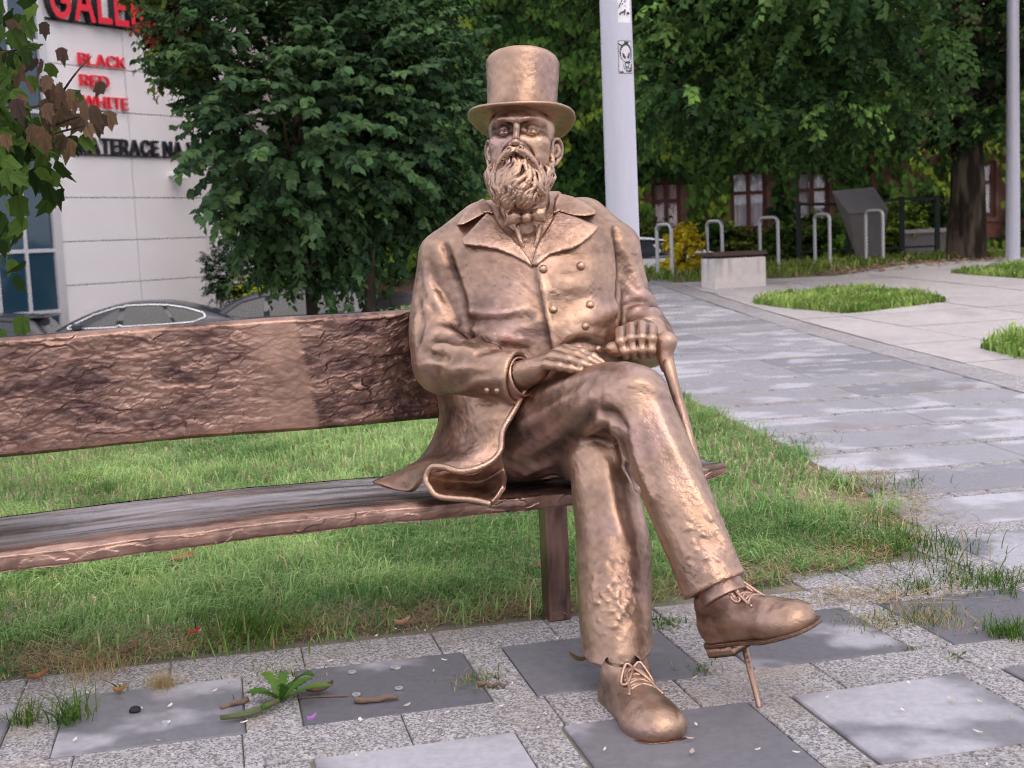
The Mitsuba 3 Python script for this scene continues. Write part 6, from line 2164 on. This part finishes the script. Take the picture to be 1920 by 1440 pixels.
g = -1.22
COUPE = dict(belt=[(-1.25, .93), (-.6, .96), (.4, .98), (1.4, 1.02), (2.0, 1.04)], nose=[(-2.35, .30), (-2.38, .55), (-2.2, .72), (-1.7, .84)], tail=[(2.36, .98), (2.40, .7), (2.34, .30), (1.9, .2), (-2.0, .2)],
             roof=[(-1.30, .92), (-.75, 1.18), (-.15, 1.36), (.35, 1.40), (.85, 1.37), (1.35, 1.25), (1.85, 1.09), (2.05, 1.03)],
             glass=[[(-.98, .99), (-.55, 1.18), (-.12, 1.30), (-.05, 1.31), (-.13, .99)], [(.0, .99), (.05, 1.325), (.45, 1.33), (.72, 1.315), (.92, 1.0)], [(.98, 1.0), (.80, 1.31), (1.12, 1.25), (1.47, 1.14), (1.50, 1.09), (1.30, 1.02)]])
SUV = dict(belt=[(-1.2, 1.02), (-.6, 1.04), (.4, 1.06), (1.4, 1.08), (2.1, 1.10)], nose=[(-2.3, .35), (-2.32, .7), (-2.1, .9), (-1.6, 1.0)], tail=[(2.30, 1.0), (2.34, .7), (2.28, .30), (1.9, .25), (-2.0, .25)],
           roof=[(-1.25, 1.02), (-.7, 1.36), (-.2, 1.52), (.5, 1.56), (1.2, 1.53), (1.72, 1.46), (1.98, 1.22), (2.12, 1.10)],
           glass=[[(-.95, 1.08), (-.5, 1.36), (-.05, 1.46), (-.1, 1.08)], [(.02, 1.08), (.05, 1.47), (.85, 1.46), (.80, 1.09)], [(.92, 1.09), (.97, 1.45), (1.45, 1.40), (1.62, 1.26), (1.40, 1.12)]])
car('dark grey coupe parked below the lawn, with a bright chrome arch round its side windows', A(-7.35, 24.9, -1.10), math.radians(7), 'car_grey', **COUPE)
car('black estate car with a roof spoiler, leftmost of the parked cars', A(-10.55, 24.0, -1.34), math.radians(6), 'car_black', spoiler=True, trim='car_black', **SUV)
car('dark grey hatchback, rightmost of the cars parked below the lawn, under the dense tree', A(-4.75, 25.6, -1.18), math.radians(8), 'car_grey', trim='car_black', **SUV)
car('white car glimpsed behind the statue, beyond the lawn', A(2.2, 27.2, -.30), math.radians(5), 'car_white', trim='car_black', group='cars parked beyond the lawn', **COUPE)

# ================================================================ small things on the paving
rl_ = random.Random(21)
def tuft(label, p, n, h, w, dark, light, dry, seed, spread=.02, name='grass_tuft', cat_='grass tuft'):
    rng = np.random.default_rng(seed)
    n = int(n * 3.2); w = w * .58; spread = spread * 1.25; h = h * .85
    a = rng.uniform(0, 2 * np.pi, n)
    b = np.stack([p[0] + rng.normal(0, spread, n), p[1] + rng.normal(0, spread, n), np.full(n, p[2] - .004)], 1)
    ld = np.stack([np.cos(a), np.sin(a), 0 * a], 1)
    H = h * rng.uniform(.5, 1.15, n); k = rng.uniform(.2, 1.5, n)
    ts_ = np.linspace(0, 1, 5)
    sd = np.stack([-ld[:, 1], ld[:, 0], 0 * a], 1)
    V = []
    for t_ in ts_:
        c_ = b + A(0, 0, 1) * (H * (t_ - .35 * k * t_ ** 2))[:, None] + ld * (H * k * t_ ** 1.7)[:, None]
        ww = w * (1 - t_) ** .6 * .5
        V += [c_ - sd * ww, c_ + sd * ww]
    V = np.stack(V, 1)
    f0 = []
    for i in range(4):
        f0 += [[2 * i, 2 * i + 1, 2 * i + 3], [2 * i, 2 * i + 3, 2 * i + 2]]
    f = (np.array(f0)[None] + (np.arange(n) * 10)[:, None, None]).reshape(-1, 3)
    t_ = rng.uniform(0, 1, (n, 1))
    c = np.where(rng.uniform(0, 1, (n, 1)) < dry, A(.45, .34, .17), A(*dark) * (1 - t_) + A(*light) * t_)
    put(name, ply(trimesh.Trimesh(V.reshape(-1, 3), f, process=False), 'blade', color=np.repeat(c, 10, 0)), label=label, category=cat_, kind='stuff')


GA, GB = (.035, .080, .018), (.14, .25, .05)
tuft('small green grass tuft on the paving, leftmost at the bottom left', ground_at(50, 1352), 26, .10, .006, GA, GB, .1, 1)
tuft('green grass tuft at the joint left of the lowest left slab, bottom left', ground_at(132, 1352), 30, .13, .007, GA, GB, .08, 2)
tuft('single short green blade beside a brown leaf near the left lawn edge', ground_at(226, 1294), 3, .06, .009, GA, GB, 0, 3, .004)
tuft('dry straw tuft standing at the paving joint left of the bench leg', ground_at(306, 1288), 60, .085, .003, (.35, .27, .13), (.5, .40, .2), .8, 4, .016)
tuft('dry straw tuft at the lawn edge, far left', ground_at(180, 1262), 70, .10, .003, (.40, .31, .15), (.52, .42, .22), .7, 5, .045)
tuft('small green weed tuft between slabs behind the raised shoe', ground_at(1248, 1172), 26, .035, .010, GA, GB, .05, 6, .03)
tuft('low grass tuft beside the planted shoe, under the raised leg', ground_at(1318, 1256), 22, .03, .006, GA, GB, .35, 7, .03)
tuft('green grass tuft on the paving at the right edge of the picture', ground_at(1898, 1190), 60, .085, .006, GA, GB, .05, 8, .03)
tuft('green grass tuft in the joint of the upper right slabs', ground_at(1715, 1104), 50, .05, .006, GA, GB, .15, 9, .035)
tuft('mixed green and dry grass tuft across the middle right joint', ground_at(1730, 1160), 90, .06, .005, GA, GB, .5, 10, .06)
tuft('dry grass tuft in the joint right of the raised shoe', ground_at(1640, 1168), 60, .04, .005, GA, GB, .6, 11, .045)
tuft('leafy green grass tuft at the right lawn corner', ground_at(1845, 1092), 110, .08, .007, GA, GB, .08, 12, .07)
tuft('small green tuft at the joint below the middle right slab', ground_at(1704, 1213), 14, .02, .006, GA, GB, .2, 13, .02)
tuft('moss green tuft in the joint above the big pale slab', ground_at(1795, 1232), 16, .02, .006, GA, GB, .2, 14, .02)
tuft('weed tuft behind the short stick left of the planted shoe', ground_at(905, 1276), 46, .03, .006, GA, GB, .35, 15, .035)
tuft('low weed tuft between the two middle left slabs', ground_at(520, 1262), 46, .025, .007, GA, GB, .3, 16, .05)
tuft('long grass tuft leaning over the path at the lawn corner', ground_at(1690, 1030), 140, .12, .007, GA, GB, .1, 17, .12)
tuft('green grass tuft at the path edge, upper one beside the straw patch', ground_at(1508, 850), 60, .12, .009, GA, GB, .05, 18, .05)
tuft('green grass tuft at the path edge, lower one below the straw patch', ground_at(1640, 915), 90, .10, .009, GA, GB, .1, 19, .09)
tuft('broad bladed green tuft in the lawn above the paving edge', ground_at(470, 1195), 70, .14, .010, (.05, .11, .02), (.20, .36, .07), .03, 20, .06)

# the dandelion plant: a rosette of toothed leaves
dn = thing('dandelion', 'dandelion rosette of toothed green leaves growing in the joint between two slabs', 'weed')
pc_ = ground_at(528, 1318)
rng = np.random.default_rng(8)
for i in range(11):
    a = i * 2 * math.pi / 11 + rng.uniform(-.2, .2)
    L = rng.uniform(.085, .15); up_ = rng.uniform(.15, 1.0)
    n = 15
    tt = np.linspace(0, 1, n)
    mid = pc_ + np.stack([np.cos(a) * L * tt * (1 - .2 * up_), np.sin(a) * L * tt * (1 - .2 * up_), .004 + L * up_ * np.sin(tt * 1.9) * .62], 1)
    sd = A(-math.sin(a), math.cos(a), 0)
    ww = .019 * (tt ** .7) * (1 - tt ** 5) * (1 + .38 * np.where(np.arange(n) % 2 == 0, 1, -1)) + .003
    P = np.stack([mid - sd * ww[:, None] + A(0, 0, .006), mid, mid + sd * ww[:, None] + A(0, 0, .006)], 1)
    m_ = grid_mesh(P)
    t_ = rng.uniform(0, 1)
    c = np.tile(A(.05, .12, .025) * (1 - t_) + A(.16, .28, .06) * t_, (len(m_.vertices), 1))
    put('leaf', ply(m_, 'blade', smooth=True, color=c), dn)


def flat_leaf(p, L, W, ang, col, bendz=.012, lobes=0, seed=0):
    rng = np.random.default_rng(seed)
    n = 13
    tt = np.linspace(0, 1, n)
    d, s = A(math.cos(ang), math.sin(ang), 0), A(-math.sin(ang), math.cos(ang), 0)
    mid = A(*p) + d * ((tt - .5) * L)[:, None] + A(0, 0, 1) * (.004 + bendz * (tt - .4) ** 2 * 4)[:, None]
    ww = W * np.sin(np.pi * np.clip(tt, .02, .99)) ** .7 * (1 + lobes * np.sin(tt * 19) * .5) / 2 + .0008
    P = np.stack([mid - s * ww[:, None] + A(0, 0, bendz * .8), mid - s * ww[:, None] * .5 + A(0, 0, bendz * .2), mid, mid + s * ww[:, None] * .5 + A(0, 0, bendz * .3), mid + s * ww[:, None] + A(0, 0, bendz)], 1)
    m_ = grid_mesh(P)
    c = np.tile(A(*col), (len(m_.vertices), 1)) * (.75 + .5 * meshkit.fbm(np.asarray(m_.vertices) * 90, 3, seed))[:, None]
    return ply(m_, 'blade', smooth=True, color=c)


for px, py, L, W, ang, col, lob, lab in ((342, 1050, .10, .075, .6, (.50, .26, .15), .6, 'curled orange brown maple leaf in the grass under the bench seat'), (238, 1224, .085, .04, .9, (.27, .19, .14), 0, 'flat brown leaf at the lawn edge on the left'),
                                         (1010, 1064, .07, .04, .4, (.45, .29, .21), .3, 'pale brown leaf in the grass left of the bench leg'), (600, 1300, .075, .03, .25, (.14, .10, .07), 0, 'dark brown leaf beside the dandelion'), (755, 1173, .05, .02, .2, (.52, .32, .22), 0, 'pale orange leaf on the bare earth at the lawn edge'),
                                         (225, 1301, .035, .02, .1, (.42, .24, .10), 0, 'small orange leaf at the foot of the single green blade'), (72, 1275, .06, .03, .5, (.34, .17, .09), .3, 'reddish brown leaf at the far left lawn edge'), (470, 1345, .16, .03, .55, (.15, .17, .09), 0, 'long dull green leaf lying on the slab left of the dandelion'),
                                         (1085, 1242, .05, .02, 2.9, (.20, .12, .07), 0, 'dark leaf just behind the planted shoe')):
    q = ground_at(px, py, .012 if py < 1260 and px > 0 else .003)
    put('dead_leaf', flat_leaf(q, L, W, ang, col, lobes=lob, seed=int(px)), label=lab, category='leaf')


def stick(px0, py0, px1, py1, r, lab, seed, col='bark', z=.0):
    a, b = ground_at(px0, py0, r + z), ground_at(px1, py1, r + z)
    t = np.linspace(0, 1, 14)[:, None]
    p = a + (b - a) * t + meshkit_wig(t, seed) * r * 1.6
    m = tube(p, r * (.55 + .75 * meshkit.noise(np.linspace(0, 5, 14)[:, None] * A(1, 0, 0) + seed)), 10)
    put('stick', ply(m, 'dull', smooth=True, color=np.tile(A(.15, .10, .075), (len(m.vertices), 1)) * (.6 + .8 * meshkit.fbm(np.asarray(m.vertices) * 120, 3, seed))[:, None]), label=lab, category='stick')


def meshkit_wig(t, seed):
    return np.concatenate([meshkit.noise(np.concatenate([t * 4, t * 0 + k, t * 0 + seed], 1))[:, None] - .5 for k in range(3)], 1)


stick(665, 1315, 746, 1308, .0075, 'short thick brown stick lying on the middle left slab', 3)
stick(412, 1326, 468, 1314, .0065, 'dark twig on the slab left of the dandelion', 4)
stick(898, 1283, 944, 1286, .0080, 'short broken stick at the slab edge left of the planted shoe', 5)
stick(545, 1308, 655, 1305, .0022, 'thin straw stem lying between the two left slabs', 6)
for px, py, r, lab in ((862, 1134, .022, 'pale pebble on the bare earth behind the paving edge'), (253, 1331, .013, 'black lump on the lowest left slab'), (880, 1128, .014, 'small dark stone right of the pale pebble')):
    m = trimesh.creation.icosphere(3, r)
    m.vertices = np.array(m.vertices) * A(1.2, 1, .7) * (.7 + .6 * meshkit.fbm(np.array(m.vertices) / r * 1.3 + px, 3, 2))[:, None]
    m.apply_translation(ground_at(px, py, r * .55))
    c = A(.36, .30, .27) if 'pale' in lab.split()[0] else A(.02, .02, .025) if 'black' in lab else A(.20, .16, .14)
    put('pebble', ply(m, 'dull', smooth=True, color=np.tile(c, (len(m.vertices), 1))), label=lab, category='stone')
for px, py, lab, c in ((585, 1353, 'tiny purple petal at the joint below the dandelion', (.50, .22, .60)), (364, 1190, 'scrap of red and white wrapper in the grass edge', (.75, .08, .08))):
    q = ground_at(px, py, .012)
    k = put('litter', flat_leaf(q, .024 if 'purple' in lab else .036, .014 if 'purple' in lab else .024, .4, c, .008, seed=px), label=lab, category='litter')
q = ground_at(375, 1186, .016)
put('white_corner', flat_leaf(q, .014, .012, .5, (.75, .75, .82), .003, seed=2), k)
for i in range(5):
    px, py = [(660, 1260), (740, 1251), (748, 1290), (668, 1302), (310, 1357)][i]
    r_ = trimesh.creation.annulus(.006, .0115, .004, sections=20) if i < 4 else trimesh.creation.cylinder(.010, .012, sections=18)
    r_.apply_translation(ground_at(px, py, .004))
    put('screw_cap', ply(r_, 'galvanised', smooth=40), label=('metal ring in the middle left slab, far left of the four rings', 'metal ring in the middle left slab, farthest from the viewer', 'metal ring in the middle left slab, rightmost of the four rings', 'metal ring in the middle left slab, nearest the short thick stick')[i] if i < 4 else 'flat pale metal stub on the lowest left slab', category='fitting', group='metal rings in the slab' if i < 4 else None)
n = 0
while n < 70:
    px, py = rl_.uniform(0, 1920), rl_.uniform(1175, 1440)
    q = ground_at(px, py, .0045)
    if LAWN.contains(shapely.Point(q[0], q[1])):
        continue
    n += 1
    L = rl_.uniform(.010, .024)
    a = rl_.uniform(0, 3.14)
    put('petal', flat_leaf(q, L, L * rl_.uniform(.22, .40), a, rl_.choice(((.72, .64, .55), (.78, .74, .70), (.60, .50, .40))), .002, seed=n), label='tiny pale dry petal fallen on the paving', category='petal', group='pale dry petals strewn on the paving')
